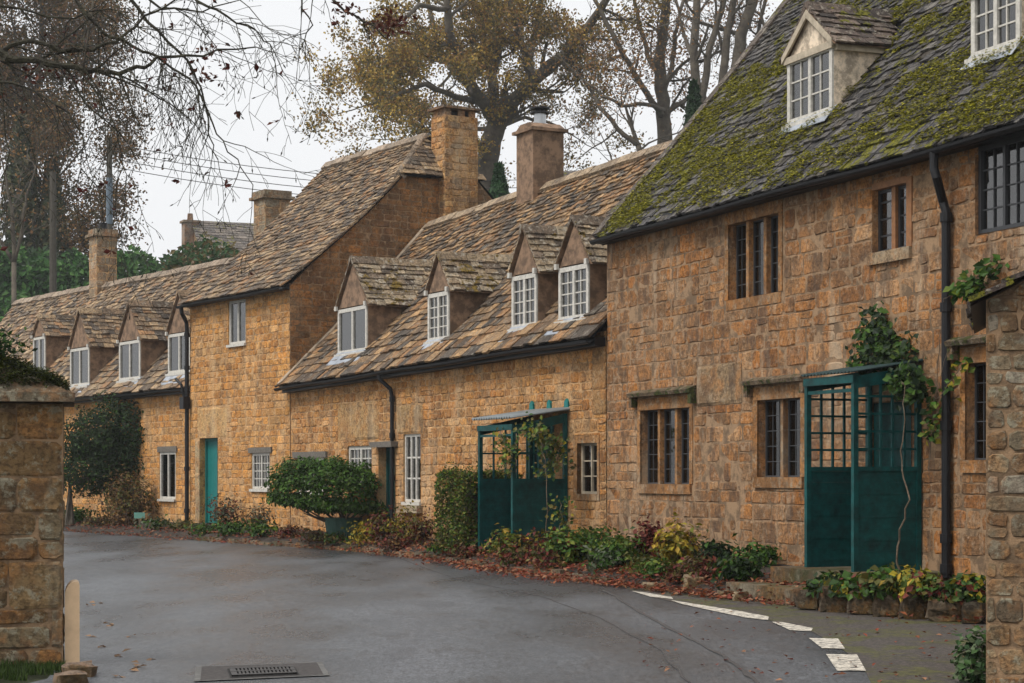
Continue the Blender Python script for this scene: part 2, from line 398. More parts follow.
SL_R = ((0.072, 0.068, 0.071), (0.101, 0.094, 0.094), (0.137, 0.126, 0.122), (0.047, 0.043, 0.043), (0.173, 0.158, 0.144), (0.086, 0.072, 0.058))
SL_D = ((.14, .10, .08), (.19, .14, .11), (.24, .18, .14), (.09, .07, .06))
# ------------------------------------------------------------------ stone slate roofs
def slates(mb, pos, ulim, vmax, excl=(), pal=SL_M, e0=.26, e1=.13, wr=(.16, .40), th=.028, v0=0.0, rag=.02):
    v = v0
    while v < vmax - .02:
        t = max(0, v) / vmax; e = e0 + (e1 - e0) * t; e *= U_(.92, 1.08)
        a, b = ulim(max(v, 0)); u = a - U_(0, .15)
        while u < b - .02:
            w = U_(*wr) * (1 - .35 * t); us, ue = max(u, a), min(u + w, b)
            u += w
            if ue - us < .04: continue
            um, vm = (us + ue) / 2, v + e * .5
            if any(x0 < um < x1 and y0 < vm < y1 for x0, x1, y0, y1 in excl): continue
            k = max(.5, random.gauss(1, .2)); c = random.choice(pal); col = (c[0] * k, c[1] * k, c[2] * k)
            tk = th * U_(.7, 1.5); lift = U_(0, .012); vb = v + U_(-rag, rag); tl = U_(-.014, .014); vt = min(v + e * 1.35, vmax + .02); g = .006
            P = []
            for top in (0, 1):
                P += [pos(us + g, vb + U_(-.008, .008), .02 + lift + tk * (.25 + top)), pos(ue - g, vb + tl + U_(-.008, .008), .02 + lift + tk * (.25 + top)),
                      pos(ue - g, vt, .006 + tk * top * .9), pos(us + g, vt, .006 + tk * top * .9)]
            mb.solid(P, col, 0)
        v += e
def sheet(mb, pos, ulim, vmax, n=12, mi=1, o=0.0):
    for k in range(n):
        va, vb = vmax * k / n, vmax * (k + 1) / n; a0, b0 = ulim(va); a1, b1 = ulim(vb)
        mb.poly([pos(a0, va, o), pos(b0, va, o), pos(b1, vb, o), pos(a1, vb, o)], (.1, .08, .06), mi)
def ridge(mb, A, B, side, w=.2, h=.14, n=None, pal=SL_T):       # inverted V blocks along A-B; side = horizontal unit vector across
    L = (B - A).length; n = n or max(1, int(L / .5)); d = (B - A) / n
    for k in range(n):
        a, b = A + d * (k + .015), A + d * (k + .985); c = random.choice(pal); q = U_(.85, 1.25); col = tuple(x * q for x in c); dz = U_(-.012, .012); ww = w * U_(.93, 1.07)
        P = []
        for p in (a, b):
            p = p + Z * dz; i = len(mb.v)
            P.append([p - side * ww - Z * h, p - side * .05 + Z * .02, p + side * .05 + Z * .02, p + side * ww - Z * h, p + side * (ww - .04) - Z * (h + .05), p - Z * .04, p - side * (ww - .04) - Z * (h + .05)])
        m_ = len(P[0]); i = len(mb.v); mb.v.extend(P[0] + P[1])
        for j in range(m_): j2 = (j + 1) % m_; mb.f.append((i + j, i + j2, i + m_ + j2, i + m_ + j)); mb.c.append(col); mb.m.append(0)
        for s0 in (i, i + m_):
            mb.f.append(tuple(s0 + j for j in range(m_))); mb.c.append(col); mb.m.append(0)

# ------------------------------------------------------------------ windows
def casement(parent, pos, u0, u1, v0, v1, o, cols=2, rows=3, lights=2, fm='white', fw=.055, bw=.022, name='window', curtain=True, glass='glass', sill=True, cur=.35, barm=None):
    mb = MB(); d0, d1 = o - .05, o + .03
    mb.box(pos, u0, u0 + fw, v0, v1, d0, d1); mb.box(pos, u1 - fw, u1, v0, v1, d0, d1)
    mb.box(pos, u0 + fw, u1 - fw, v0, v0 + fw, d0, d1 - .002); mb.box(pos, u0 + fw, u1 - fw, v1 - fw, v1, d0, d1 - .002)
    if sill: mb.box(pos, u0 - .03, u1 + .03, v0 - .06, v0 - .001, d0, d1 + .07)
    lw = (u1 - u0 - 2 * fw) / lights
    for k in range(lights):
        a, b = u0 + fw + k * lw, u0 + fw + (k + 1) * lw
        if k: mb.box(pos, a - fw * .45, a + fw * .45, v0 + fw, v1 - fw, d0 + .004, d1 - .004)
        for c in range(1, cols): uu = a + (b - a) * c / cols; mb.box(pos, uu - bw / 2, uu + bw / 2, v0 + fw, v1 - fw, o - .02, o + .012, mi=1)
        for r in range(1, rows): vv = v0 + fw + (v1 - v0 - 2 * fw) * r / rows; mb.box(pos, a + .001, b - .001, vv - bw / 2, vv + bw / 2, o - .018, o + .010, mi=1)
    w = mb.build(name, [fm, barm or fm], parent)
    g = MB(); g.box(pos, u0 + fw * .5, u1 - fw * .5, v0 + fw * .5, v1 - fw * .5, o - .012, o - .006); g.build('pane', glass, w)
    if curtain:
        c = MB()
        for (a, b) in ((u0 + .02, u0 + (u1 - u0) * cur), (u1 - (u1 - u0) * cur, u1 - .02)):
            n = 10
            for k in range(n):
                p, q = a + (b - a) * k / n, a + (b - a) * (k + 1) / n; z0, z1 = (.0, .025) if k % 2 else (.025, 0)
                c.poly([pos(p, v0 + .02, o - .12 - z0), pos(q, v0 + .02, o - .12 - z1), pos(q, v1 - .02, o - .12 - z1), pos(p, v1 - .02, o - .12 - z0)])
        c.build('curtain', 'curtain', w)
    return w
def mullioned(parent, pos, r, n=3, o=-.13, sw=.10, hood=True, mull='stone_ashlar', lat=(3, 5), col=(.36, .18, .07), mossy=True):
    """stone surround, mullions and leaded lights in the opening r"""
    u0, u1, v0, v1 = r; mb = MB()
    def block(a, b, c, d, o0=-.015, o1=.022):
        k = U_(.75, 1.15); mb.box(pos, a, b, c, d, o0, o1 - .008 + U_(-.004, .004), tuple(x * k for x in col))
    h = v1 - v0
    for (a, b) in ((u0 - sw, u0), (u1, u1 + sw)):
        c = v0
        while c < v1 - .01:
            d = min(v1, c + U_(.3, .5)); d = v1 if v1 - d < .15 else d
            block(a, b, c + .003, d - .003); c = d
    block(u0 - sw, u1 + sw, v1 + .003, v1 + .17); block(u0 - sw * .6, u1 + sw * .6, v0 - .14, v0 - .003, -.015, .045 if hood else .02)
    mw = .075; lw = (u1 - u0 - (n - 1) * mw) / n
    for k in range(1, n):
        a = u0 + k * lw + (k - 1) * mw
        mb.box(pos, a, a + mw, v0 + .001, v1 - .001, o + .01, -.04, tuple(x * 1.05 for x in col), 0)
    w = mb.build('mullioned_window', mull, parent)
    b = MB(); g = MB()
    for k in range(n):
        a = u0 + k * (lw + mw); c = a + lw
        for (p, q, s, t) in ((a, a + .02, v0, v1), (c - .02, c, v0, v1), (a + .02, c - .02, v0, v0 + .02), (a + .02, c - .02, v1 - .02, v1)): b.box(pos, p, q, s, t, o - .02, o + .02)
        for i in range(1, lat[0]): uu = a + lw * i / lat[0]; b.box(pos, uu - .006, uu + .006, v0 + .02, v1 - .02, o - .008, o + .008)
        for i in range(1, lat[1]): vv = v0 + h * i / lat[1]; b.box(pos, a + .02, c - .02, vv - .006, vv + .006, o - .007, o + .007)
        g.box(pos, a, c, v0, v1, o - .004, o + .001)
    for (a, c) in ((u0 + .01, u0 + lw * .55), (u1 - lw * .5, u1 - .01)):
        cu_ = MB()
        for k in range(6):
            p_, q_ = a + (c - a) * k / 6, a + (c - a) * (k + 1) / 6; z0_, z1_ = (0, .02) if k % 2 else (.02, 0)
            cu_.poly([pos(p_, v0 + .02, o - .1 - z0_), pos(q_, v0 + .02, o - .1 - z1_), pos(q_, v1 - .02, o - .1 - z1_), pos(p_, v1 - .02, o - .1 - z0_)])
        cu_.build('curtain', 'curtain_dim', w)
    b.build('leaded_lattice', 'leadbar', w); g.build('pane', 'glass_dark', w)
    if hood:
        hb = MB(); hb.prism(lambda a, b2, o2: pos(o2, b2, a), [(-.01, v1 + .20), (.12, v1 + .20), (.14, v1 + .25), (.03, v1 + .30), (-.01, v1 + .30)], u0 - .22, u1 + .22, (.20, .14, .08))
        for a in (u0 - .22, u1 + .12): hb.box(pos, a, a + .1, v1 + .05, v1 + .198, -.01, .1, (.2, .12, .06))
        hb.build('hood_mould', 'slate_hood', w)
    return w
M['slate_hood'] = slate_mat('mossy_hood_stone', moss=1.3, lich=.3, stain=.3, mosscol=((.03, .035, .008), (.09, .10, .015)))

def dormer(parent, P, uc, hw, of, zb, ze, zp, roofz, style, cols=2, rows=3, pal=SL_M, smat='slate_lich', rend='render', frame='white', cur=.4, exc=None, vof=None):
    """P(u,z,o) facade frame; roofz(o) height of the main roof"""
    def back(z):
        o = of
        while roofz(o) < z and o > -8: o -= .01
        return o
    mb = MB(); bo = back(ze)
    # cheeks, gable
    for s in (-1, 1):
        ua, ub = uc + s * hw, uc + s * (hw - .06)
        q = [(of, zb - .25), (of, ze + .01), (bo, ze + .01), (of - .3, zb - .3)]
        mb.prism(lambda a, b, o: P(o, b, a), q, ua, ub, (.3, .2, .15), 0)
    mb.prism(P, [(uc - hw, ze), (uc + hw, ze), (uc, zp)], of - .12, of - .001, (.3, .2, .15), 0)
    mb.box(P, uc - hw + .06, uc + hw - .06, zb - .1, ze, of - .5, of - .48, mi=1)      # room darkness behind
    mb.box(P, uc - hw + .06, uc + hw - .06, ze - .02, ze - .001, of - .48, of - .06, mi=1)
    d = mb.build('dormer', [rend, 'dark'], parent)
    # roof
    run = hw + .13; dz = zp + .05 - (ze - .06); sl = math.hypot(run, dz); rb = MB(); LB = zp + .05
    FO = .08 if style == 'barge' else .06
    for s in (-1, 1):
        nn = (V((dz, run)).normalized())
        def rp(u, v, o, s=s):
            t = v / sl; return P(uc + s * (run * (1 - t) + o * nn.x), ze - .06 + dz * t + o * nn.y, of + FO - u)
        def lim(v, s=s): return (0, max(.12, (of + FO) - back(ze - .06 + dz * v / sl) + .12))
        sheet(rb, rp, lim, sl, 4, 1, 0)
        slates(rb, rp, lim, sl, pal=pal, e0=.17, e1=.12, wr=(.16, .34), th=.022)
        if style == 'barge': pass
    zr = zp + .10; ridge(rb, P(uc, zr, of + FO + .01), P(uc, zr, back(zr) - .1), (P(1, 0, 0) - P(0, 0, 0)), .15, .13, pal=pal)
    rb.build('dormer_roof', [smat, 'render'], d)
    if style == 'barge':
        for s in (-1, 1):
            bb = MB(); bb.prism(lambda a, b, o, s=s: P(uc + s * a, b, o), [(hw + .07, ze - .07), (hw + .07, ze + .02), (0, zp + .03), (0, zp - .08)], of + .05, of + .08); bb.build('bargeboard', 'cream', d)
        bb = MB(); bb.box(P, uc - hw - .04, uc + hw + .04, ze - .09, ze, of + .0, of + .06)
        bb.build('collar_board', 'cream', d)
        for s in (-1, 1):
            L = of - bo; eb = MB(); eb.box(P, uc + s * hw - (0 if s > 0 else .08), uc + s * hw + (.08 if s > 0 else 0), ze - .12, ze - .02, of - L, of); eb.build('eaves_board', 'cream', d)
    else:
        for s in (-1, 1): kb = MB(); kb.box(P, uc + s * hw - .04, uc + s * hw + .04, ze - .05, ze + .04, of + .04, of + .09); kb.build('bracket', 'white', d)
    casement(d, P, uc - hw + .001, uc + hw - .001, zb, ze - .03, of + .0, cols, rows, 2, frame, .075, .02, 'window_frame', True, 'glass', True, cur)
    for o in [x for x in COL.objects if x.parent and x.parent.name.startswith('window_frame') and x.parent.parent == d]:
        w = o.parent; l = wloc(w) - wloc(d); o.parent = d; o.location = V(o.location) + l       # keep to thing > part > sub-part
    # lead apron on the slope
    k = (roofz(of - 1) - roofz(of)); ab = MB()
    def ap(u, v, o): return P(u, roofz(of + .03) + .055 - k * v + o, of + .03 + v)
    ab.box(ap, uc - hw - .04, uc + hw + .04, -.05, .13 if style == 'barge' else .24, 0, .012)
    ab.build('lead_apron', 'lead', d)
    return d
def downpipe(parent, pts, r=.045, name='downpipe', brackets=()):
    mb = MB(); mb.tube(pts, r, 10)
    for p in brackets: mb.tube([p - Z * .05, p + Z * .05], r * 1.35, 10)
    return mb.build(name, 'black', parent, smooth=False)
def gutter(parent, P, u0, u1, zf, o, r=.06):
    mb = MB(); n = 24
    pr = [(math.cos(a) * r, math.sin(a) * r) for a in [math.pi + math.pi * k / 6 for k in range(7)]] + [(r * .82, 0)] + [(math.cos(a) * r * .82, math.sin(a) * r * .82) for a in [2 * math.pi - math.pi * k / 6 for k in range(1, 7)]]
    rings = []
    for k in range(n + 1):
        u = u0 + (u1 - u0) * k / n; i = len(mb.v); rings.append(i); z = zf(u) + .012 * math.sin(u * 1.3)
        mb.v.extend([P(u, z + b, o + a) for a, b in pr])
    m_ = len(pr)
    for k in range(n):
        for j in range(m_): j2 = (j + 1) % m_; mb.f.append((rings[k] + j, rings[k] + j2, rings[k + 1] + j2, rings[k + 1] + j)); mb.c.append((.1,) * 3); mb.m.append(0)
    for i in (rings[0], rings[-1]): mb.f.append(tuple(range(i, i + m_))); mb.c.append((.1,) * 3); mb.m.append(0)
    # fascia shadow board
    mb.box(P, u0, u1, 0, 0, 0, 0) if False else None
    return mb.build('gutter', 'black', parent)
def rayroof(fac, x, y, ez, k, oh):
    lo, hi = oh, -6.0
    def g(o):
        u, z = fac.px(x, y, o); return z - (ez(u) + k * (oh - o))
    for _ in range(40):
        m_ = (lo + hi) / 2
        if g(m_) > 0: lo = m_
        else: hi = m_
    o = (lo + hi) / 2; u, z = fac.px(x, y, o); return u, z, o

def roof_frame(fac, ez, rz, w, oh, sag=.0):
    """pos(u,v,o) on the front slope, v in metres along the slope; returns pos, length"""
    k = (rz(0) - ez(0)) / (w + oh); L = math.hypot(w + oh, rz(0) - ez(0)); nrm = (fac.N * (rz(0) - ez(0)) + Z * (w + oh)).normalized()
    def pos(u, v, o):
        t = v / L; z = ez(u) + (rz(u) - ez(u)) * t; wob = .03 * noise.noise(V((u * .5, v * .6, 3.1)))
        return fac.pos(u, z, oh - (w + oh) * t) + nrm * (o - sag * math.sin(math.pi * min(max(t, 0), 1)) + wob)
    return pos, L, k
def back_slope(mb, fac, u0, u1, ez, rz, w, oh, mi=1):
    mb.poly([fac.pos(u0, rz(u0), -w), fac.pos(u1, rz(u1), -w), fac.pos(u1, ez(u1), -2 * w - oh), fac.pos(u0, ez(u0), -2 * w - oh)], (.2, .15, .1), mi)
def plainwall(mb, pts, mi): mb.poly(pts, (.3, .2, .1), mi)

def lin(a, b, L): return lambda u: a + (b - a) * u / L

# =================================================================== HOUSE R (big mossy house)
f = TR
hR = thing('stone_house', f.pos(0, 0), 'tall stone house with a moss-covered dark slate roof and tall teal trellis porch', 'house')
e = EYE + 3.74; k0 = 1.178; w = 3.5; oh = .20
ezr = lambda u: e - .12; rzr = lambda u: e - .12 + k0 * (w + oh)
W1 = f.rect(729, 779, 219, 296); W2 = f.rect(641, 690, 409, 484); W3 = f.rect(758, 801, 399, 477); W4 = f.rect(873, 910, 182, 250)
W5u0 = f.px(976, 200)[0]; W5 = (W5u0, W5u0 + 1.75, f.px(976, 235)[1], f.px(976, 147)[1]); u6 = f.px(966, 400)[0]; W6 = (u6, u6 + 1.0, f.px(966, 460)[1], f.px(966, 364)[1])
ud = f.px(868, 500)[0]; DR = (ud, ud + .95, BZ + .05, BZ + 2.0)
EU = f.L
mb = MB(); outl = [(0, BZ - .3), (EU, BZ - .3), (EU, e), (0, e)]; holes = [W1 + (.2,), W2 + (.2,), W3 + (.2,), W4 + (.16,), W5 + (.12,), W6 + (.2,), DR + (.15,)]
pad = [(h[0] - .13, h[1] + .13, h[2] - .15, h[3] + .18) for h in (W1, W2, W3, W6)] + [W4, W5, DR]
backing(mb, f.pos, outl, holes, rcol=(.38, .20, .09))
ua = f.px(697, 380)[0]; ub = f.px(742, 380)[0]; za, zb_ = f.px(720, 405)[1], f.px(720, 364)[1]
up = f.px(822, 300)[0]
slabs = [(ua, ub, za, zb_)]
stones(mb, f.pos, outl, pad + slabs, (.11, .30), (.16, .60), PAL_R, (.0, .013), .005)
one_stone(mb, f.pos, [(ua, za), (ub, za), (ub, zb_), (ua, zb_)], [(.40, .27, .15)], (.02, .02), .006)
zq = BZ - .2                                                        # big quoins at the near house corner
plainwall(mb, [f.pos(0, BZ, -2 * w), f.pos(0, BZ, 0), f.pos(0, e, 0), f.pos(0, e, -2 * w)], 1)
plainwall(mb, [f.pos(EU, BZ, 0), f.pos(EU, BZ, -2 * w), f.pos(EU, e, -2 * w), f.pos(EU, rzr(0) - .1, -w), f.pos(EU, e, 0)], 1)
plainwall(mb, [f.pos(EU, BZ, -2 * w), f.pos(0, BZ, -2 * w), f.pos(0, e, -2 * w), f.pos(EU, e, -2 * w)], 1)
gv = [(0, e - 1.9), (0, e), (w, rzr(0) - .08), (2 * w, e), (2 * w, e - 1.9)]
plainwall(mb, [f.pos(0, b, -a) for a, b in gv], 1)
mb.build('wall', ['stone_r', 'mortar_dark', 'dark'], hR)
# roof
pos, L, kk = roof_frame(f, ezr, rzr, w, oh, .06)
d1 = (rayroof(f, 810, 124, ezr, kk, oh), f.px)
mb = MB(); excl = []
def dorm_spec(fac, x0, x1, yb, ytop, ez, k, oh, ypk):
    xm = (x0 + x1) / 2; u, z, o = rayroof(fac, xm, yb, ez, k, oh)
    u0 = fac.px(x0, yb, o)[0]; u1 = fac.px(x1, yb, o)[0]; zt = fac.px(xm, ytop, o)[1]; zp = fac.px(xm, ypk, o)[1]
    return (u0 + u1) / 2, (u1 - u0) / 2, o, z, zt, zp
DR1 = dorm_spec(f, 789, 834, 119, 50, ezr, kk, oh, 12)
DR2 = dorm_spec(f, 973, 1022, 52, -18, ezr, kk, oh, -60)
for (uc, hw, o, zb, zt, zp) in (DR1, DR2):
    sc_ = L / (w + oh); excl.append((uc - hw + .03, uc + hw - .03, (oh - o) * sc_ - .02, (oh - o) * sc_ + 1.7))
lim = lambda v: (.10, EU + .1)
sheet(mb, pos, lim, L, 10, 1, -.01)
slates(mb, pos, lim, L, excl, SL_R, .17, .105, (.10, .27), .026, -.03, .03)
ridge(mb, f.pos(-.1, rzr(0) + .08, -w), f.pos(EU, rzr(0) + .08, -w), f.N, pal=SL_D)
# verge stones up the far gable
back_slope(mb, f, -.1, EU, ezr, rzr, w, oh)
roofR = mb.build('roof', ['slate_moss', 'black'], hR)
mb = MB(); MC = ((.22, .21, .012), (.31, .28, .015), (.12, .125, .01), (.44, .38, .02), (.06, .065, .008))
for _ in range(150000):
    u_, v_ = U_(.2, min(EU, 13.5)), U_(0, L)
    if any(x0 < u_ < x1 and y0 < v_ < y1 for x0, x1, y0, y1 in excl): continue
    q = f.pos(u_, v_, 0); g = noise.noise(V((u_ * .55, v_ * .8, 3))) * .9 + noise.noise(V((u_ * 2.6, v_ * 3.4, 8))) * .7 + noise.noise(V((u_ * 8, v_ * 10, 5))) * .45 + .22 * math.exp(-((v_ - 1.3) / 1.1) ** 2)
    if g < .10: continue
    k = min(1, (g - .06) * 3); p = pos(u_, v_, .05 + .07 * k * R()); mb.leaf(p, U_(.02, .048), jitc(MC[min(4, int(abs(random.gauss(0, 1.6))))], .3), V((U_(-.9, .3), U_(-.7, .4), 1.2)), .85)
mb.build('moss', 'leaf', hR)
mb = MB()
for a in range(14):
    t0, t1 = a / 14 * L, (a + 1) / 14 * L; q = U_(.8, 1.2)
    mb.solid([pos(u_, v_, o_) for o_ in (-.16, .085) for (u_, v_) in ((.0, t0 + .01), (.24, t0 + .01), (.24, t1 - .01), (.0, t1 - .01))], (.13 * q, .10 * q, .08 * q))
mb.build('verge', 'slate_dark', hR)
rz1 = lambda o: ezr(0) + kk * (oh - o) + .0
dormer(hR, f.pos, *DR1, rz1, 'barge', 2, 3, SL_D, 'slate_dark', 'render_pale', 'white', .5)
dormer(hR, f.pos, *DR2, rz1, 'barge', 2, 3, SL_D, 'slate_dark', 'render_pale', 'white', .5)
gutter(hR, f.pos, .05, EU, lambda u: e - .16, .26, .06)
mb = MB(); mb.box(f.pos, .02, EU, e - .2, e - .02, .01, .17); mb.build('eaves_shadow_board', 'black', hR)  # black board under the eaves; its colour stands in for shade there
mullioned(hR, f.pos, W1, 3, hood=False); mullioned(hR, f.pos, W2, 3); mullioned(hR, f.pos, W3, 2, sw=.13); mullioned(hR, f.pos, W6, 2, col=(.40, .20, .08))
# W4: orange timber two-light casement
mb = MB(); u0, u1, v0, v1 = W4; um = (u0 + u1) / 2
mb.box(f.pos, um - .04, um + .04, v0, v1, -.10, -.03, mi=0); mb.box(f.pos, u1 - .05, u1 + .06, v0 - .01, v1 + .01, -.10, .02, mi=0); mb.box(f.pos, u0, u1 - .05, v1 - .05, v1 + .03, -.1, .015, mi=0)
mb.box(f.pos, u0 - .05, u1 + .05, v0 - .14, v0 - .001, -.1, .05, (.36, .26, .16), 1)
w4 = mb.build('casement_window', ['wood', 'stone_ashlar'], hR)
for (a, b) in ((u0, um - .04), (um + .04, u1 - .05)):
    c = MB()
    for (p, q, s, t) in ((a, a + .035, v0, v1 - .05), (b - .035, b, v0, v1 - .05), (a + .035, b - .035, v0, v0 + .035), (a + .035, b - .035, v1 - .085, v1 - .05)): c.box(f.pos, p, q, s, t, -.11, -.07)
    for i in range(1, 4): vv = v0 + (v1 - v0) * i / 4; c.box(f.pos, a + .035, b - .035, vv - .01, vv + .01, -.10, -.08)
    c.build('metal_light', 'iron_window', w4)
    c = MB(); c.box(f.pos, a, b, v0, v1 - .05, -.095, -.09); c.build('pane', 'glass', w4)
casement(hR, f.pos, *W5, -.06, 2, 4, 4, 'iron_window', .05, .014, 'metal_window', False, 'glass', False)
mb = MB(); mb.box(f.pos, DR[0], DR[1], DR[2], DR[3], -.12, -.08)
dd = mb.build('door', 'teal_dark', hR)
# downpipe
u = f.px(946, 400, .08)[0]; ut = f.px(934, 160, .26)[0]
downpipe(hR, [f.pos(ut, e - .2, .26), f.pos(ut, e - .38, .26), f.pos(ut + .03, e - .47, .25), f.pos(u - .03, e - .72, .10), f.pos(u, e - .84, .08), f.pos(u, BZ + .02, .08)], .05,
         brackets=[f.pos(u, z, .08) for z in (e - .9, 3.3, 2.0, .75, .42)])
# chimney at the far gable apex
mb = MB(); cpos = lambda u, v, o: f.pos(u, v, -w + .35 - o)
mb.box(f.pos, .1, .75, rzr(0) - .5, rzr(0) + 1.6, -w - .4, -w + .3, (.45, .30, .18)); mb.box(f.pos, .04, .81, rzr(0) + 1.6, rzr(0) + 1.72, -w - .46, -w + .36, (.3, .22, .14)); mb.build('chimney', 'stone_ashlar', hR)

# -- porches (parts of their houses)
def porch(parent, f, un, uf, out, z0, zmid, ztop_s, ztop_w, m1, trell, name='porch'):
    """un/uf: near and far side panels; out: depth"""
    root = None; mb = MB(); th = .05
    # far + near lower boards
    posts = MB()
    for (uu) in (un, uf):
        for o in (.03, out - .05): posts.box(f.pos, uu - .03, uu + .03, z0, (ztop_w if o < .1 else ztop_s) - .03, o - .005, o + .055)
    posts.box(f.pos, uf - .03, un + .03, ztop_s - .12, ztop_s - .03, out - .045, out + .02)
    posts.box(f.pos, uf - .03, un + .03, z0 + (ztop_s - z0) - .22, ztop_s - .18, out - .03, out - .005)
    root = posts.build(name, m1, parent)
    for uu, s in ((un, 1), (uf, -1)):
        b = MB(); n = 9; h = (zmid - z0) / n
        for k in range(n): b.box(f.pos, uu - .016 - .003 * (k % 2), uu + .016 + .004 * (k % 2), z0 + k * h, z0 + (k + 1) * h - .0005, .086, out - .056)
        b.box(f.pos, uu - .03, uu + .03, zmid, zmid + .05, .086, out - .056)
        # front jamb board
        b.build('side_panel', m1, root)
        t = MB(); nz = trell[0]; no = trell[1]
        for k in range(1, nz): z = zmid + .05 + (ztop_s - .12 - zmid) * k / nz; t.box(f.pos, uu - .012, uu + .012, z - .013, z + .013, .086, out - .056)
        for k in range(1, no): o = .08 + (out - .13) * k / no; t.box(f.pos, uu - .018, uu + .010, zmid + .05, ztop_s - .1 + (ztop_w - ztop_s) * (1 - k / no), o - .013, o + .013)
        t.prism(lambda a, b2, o2: f.pos(o2, b2, a), [(.086, ztop_w - .18), (out - .056, ztop_s - .18), (out - .056, ztop_s - .04), (.086, ztop_w - .04)], uu - .015, uu + .015)
        t.build('trellis', m1, root)
    return root
def corr_roof(root, f, u0, u1, o0, o1, zw, zs, matn, amp=.015, wl=.076):
    mb = MB(); n = int((u1 - u0) / wl * 6); prev = None
    for k in range(n + 1):
        u = u0 + (u1 - u0) * k / n; a = amp * math.sin(2 * math.pi * (u - u0) / wl)
        cur = [f.pos(u, zw + a, o0), f.pos(u, zs + a, o1), f.pos(u, zs + a - .012, o1), f.pos(u, zw + a - .012, o0)]
        if prev:
            for j in range(4): mb.poly([prev[j], cur[j], cur[(j + 1) % 4], prev[(j + 1) % 4]])
        prev = cur
    return mb.build('corrugated_roof', matn, root)
un = f.px(922, 500)[0]; po = .90
uf = f.px(806, 500, po)[0]
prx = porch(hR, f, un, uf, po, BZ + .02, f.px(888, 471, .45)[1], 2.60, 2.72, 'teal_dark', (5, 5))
corr_roof(prx, f, uf - .04, un + .04, -.0, po + .05, 2.76, 2.61, 'roofsheet', .01)

# =================================================================== MIDDLE COTTAGES
f = TM
hM = thing('stone_cottage', f.pos(0, 0), 'low honey stone cottage with four gabled dormers and a hedge by its green porch', 'house')
oh = .25; w = 3.25
ezm = lin(EYE + 1.93, EYE + 2.13, f.L); rzm = lin(EYE + 4.05, EYE + 4.62, f.L)
ezm = lambda u: EYE + 1.90 + .22 * u / f.L
rzm = lambda u: EYE + 4.12 + .0 * u
# ridge fitted to the picture
ra = f.px(430, 226, -w)[1]; rb_ = f.px(670, 147, -w); rm_ = f.px(571, 184, -w)
ua_ = f.px(430, 226, -w)[0]
rzm = lambda u: ra + (rb_[1] - ra) * (u - ua_) / (rb_[0] - ua_)
V1 = f.rect(404, 421, 434, 502); V2 = f.rect(348, 372, 446, 480); V3 = f.rect(297, 325, 458, 492); V4 = f.rect(578, 598, 443, 494); D2 = f.rect(379, 395, 447, 522)
D2 = (D2[0], D2[1], BZ, D2[3])
upn = f.px(568, 500)[0]; DM = (upn - 1.35, upn - .45, BZ, BZ + 1.95)
mb = MB(); outl = [(0, BZ - .3), (f.L, BZ - .3), (f.L, ezm(f.L) + .1), (0, ezm(0) + .1)]
holes = [V1 + (.12,), V2 + (.12,), V3 + (.12,), V4 + (.12,), D2 + (.25,), DM + (.15,)]
backing(mb, f.pos, outl, holes, rcol=(.46, .27, .11))
lint = []
for r_, hh in ((V1, .0), (V2, .32), (V3, .12), (D2, .1)): 
    if hh: lint.append((r_[0] - .15, r_[1] + .15, r_[3], r_[3] + hh))
sl1 = (f.px(338, 400)[0], f.px(379, 400)[0], f.px(358, 440)[1], f.px(358, 402)[1])
sl2 = (f.px(397, 400)[0], f.px(423, 400)[0], V1[3] + .01, f.px(410, 405)[1])
qz = (f.L - .42, f.L, f.px(590, 415)[1], ezm(f.L))
V4p = (V4[0] - .12, V4[1] + .07, V4[2] - .1, V4[3] + .12)
stones(mb, f.pos, outl, [h[:4] for h in holes] + lint[1:] + [sl1, sl2, qz, V4p], (.12, .22), (.16, .38), PAL_M, (.003, .018), .006)
for q, c in ((sl1, (.50, .31, .14)), (sl2, (.50, .33, .16))): one_stone(mb, f.pos, [(q[0], q[2]), (q[1], q[2]), (q[1], q[3]), (q[0], q[3])], [c], (.018, .018), .004)
for k in range(3):
    a = qz[2] + (qz[3] - qz[2]) * k / 3; b = qz[2] + (qz[3] - qz[2]) * (k + 1) / 3; one_stone(mb, f.pos, [(qz[0], a), (qz[1], a), (qz[1], b), (qz[0], b)], [(.40, .22, .09)], (.02, .03), .003)
plainwall(mb, [f.pos(f.L, BZ, -2 * w), f.pos(0, BZ, -2 * w), f.pos(0, ezm(0), -2 * w), f.pos(f.L, ezm(f.L), -2 * w)], 1)
# window V4 timber surround
mb.build('wall', ['stone_m', 'mortar', 'dark'], hM)
mb = MB(); u0, u1, v0, v1 = V4
C_ = (.42, .22, .09); mb.box(f.pos, V4p[0], V4[0], V4p[2], V4p[3], -.05, .02, C_); mb.box(f.pos, V4[1], V4p[1], V4p[2], V4p[3], -.05, .02, C_); mb.box(f.pos, V4[0], V4[1], V4[3], V4p[3], -.05, .018, C_); mb.box(f.pos, V4[0], V4[1], V4p[2], V4[2], -.05, .03, C_)
mb.build('window_surround', 'stone_ashlar', hM)
casement(hM, f.pos, *V4, -.09, 1, 3, 2, 'cream', .04, .02, 'window', True, 'glass_dark', False, .25)
casement(hM, f.pos, *V1, -.05, 1, 3, 3, 'white', .05, .03, 'sash_window', True, 'glass', True, .3)
casement(hM, f.pos, *V2, -.05, 3, 3, 2, 'white', .07, .022, 'window', True, 'glass', True, .5)
casement(hM, f.pos, *V3, -.05, 3, 3, 2, 'white', .07, .022, 'window', True, 'glass', True, .5)
mb = MB(); mb.box(f.pos, V3[0] - .15, V3[1] + .15, V3[3] + .003, V3[3] + .13, -.03, .05, jit=.006); mb.build('window_lintel', 'wood_grey', hM)
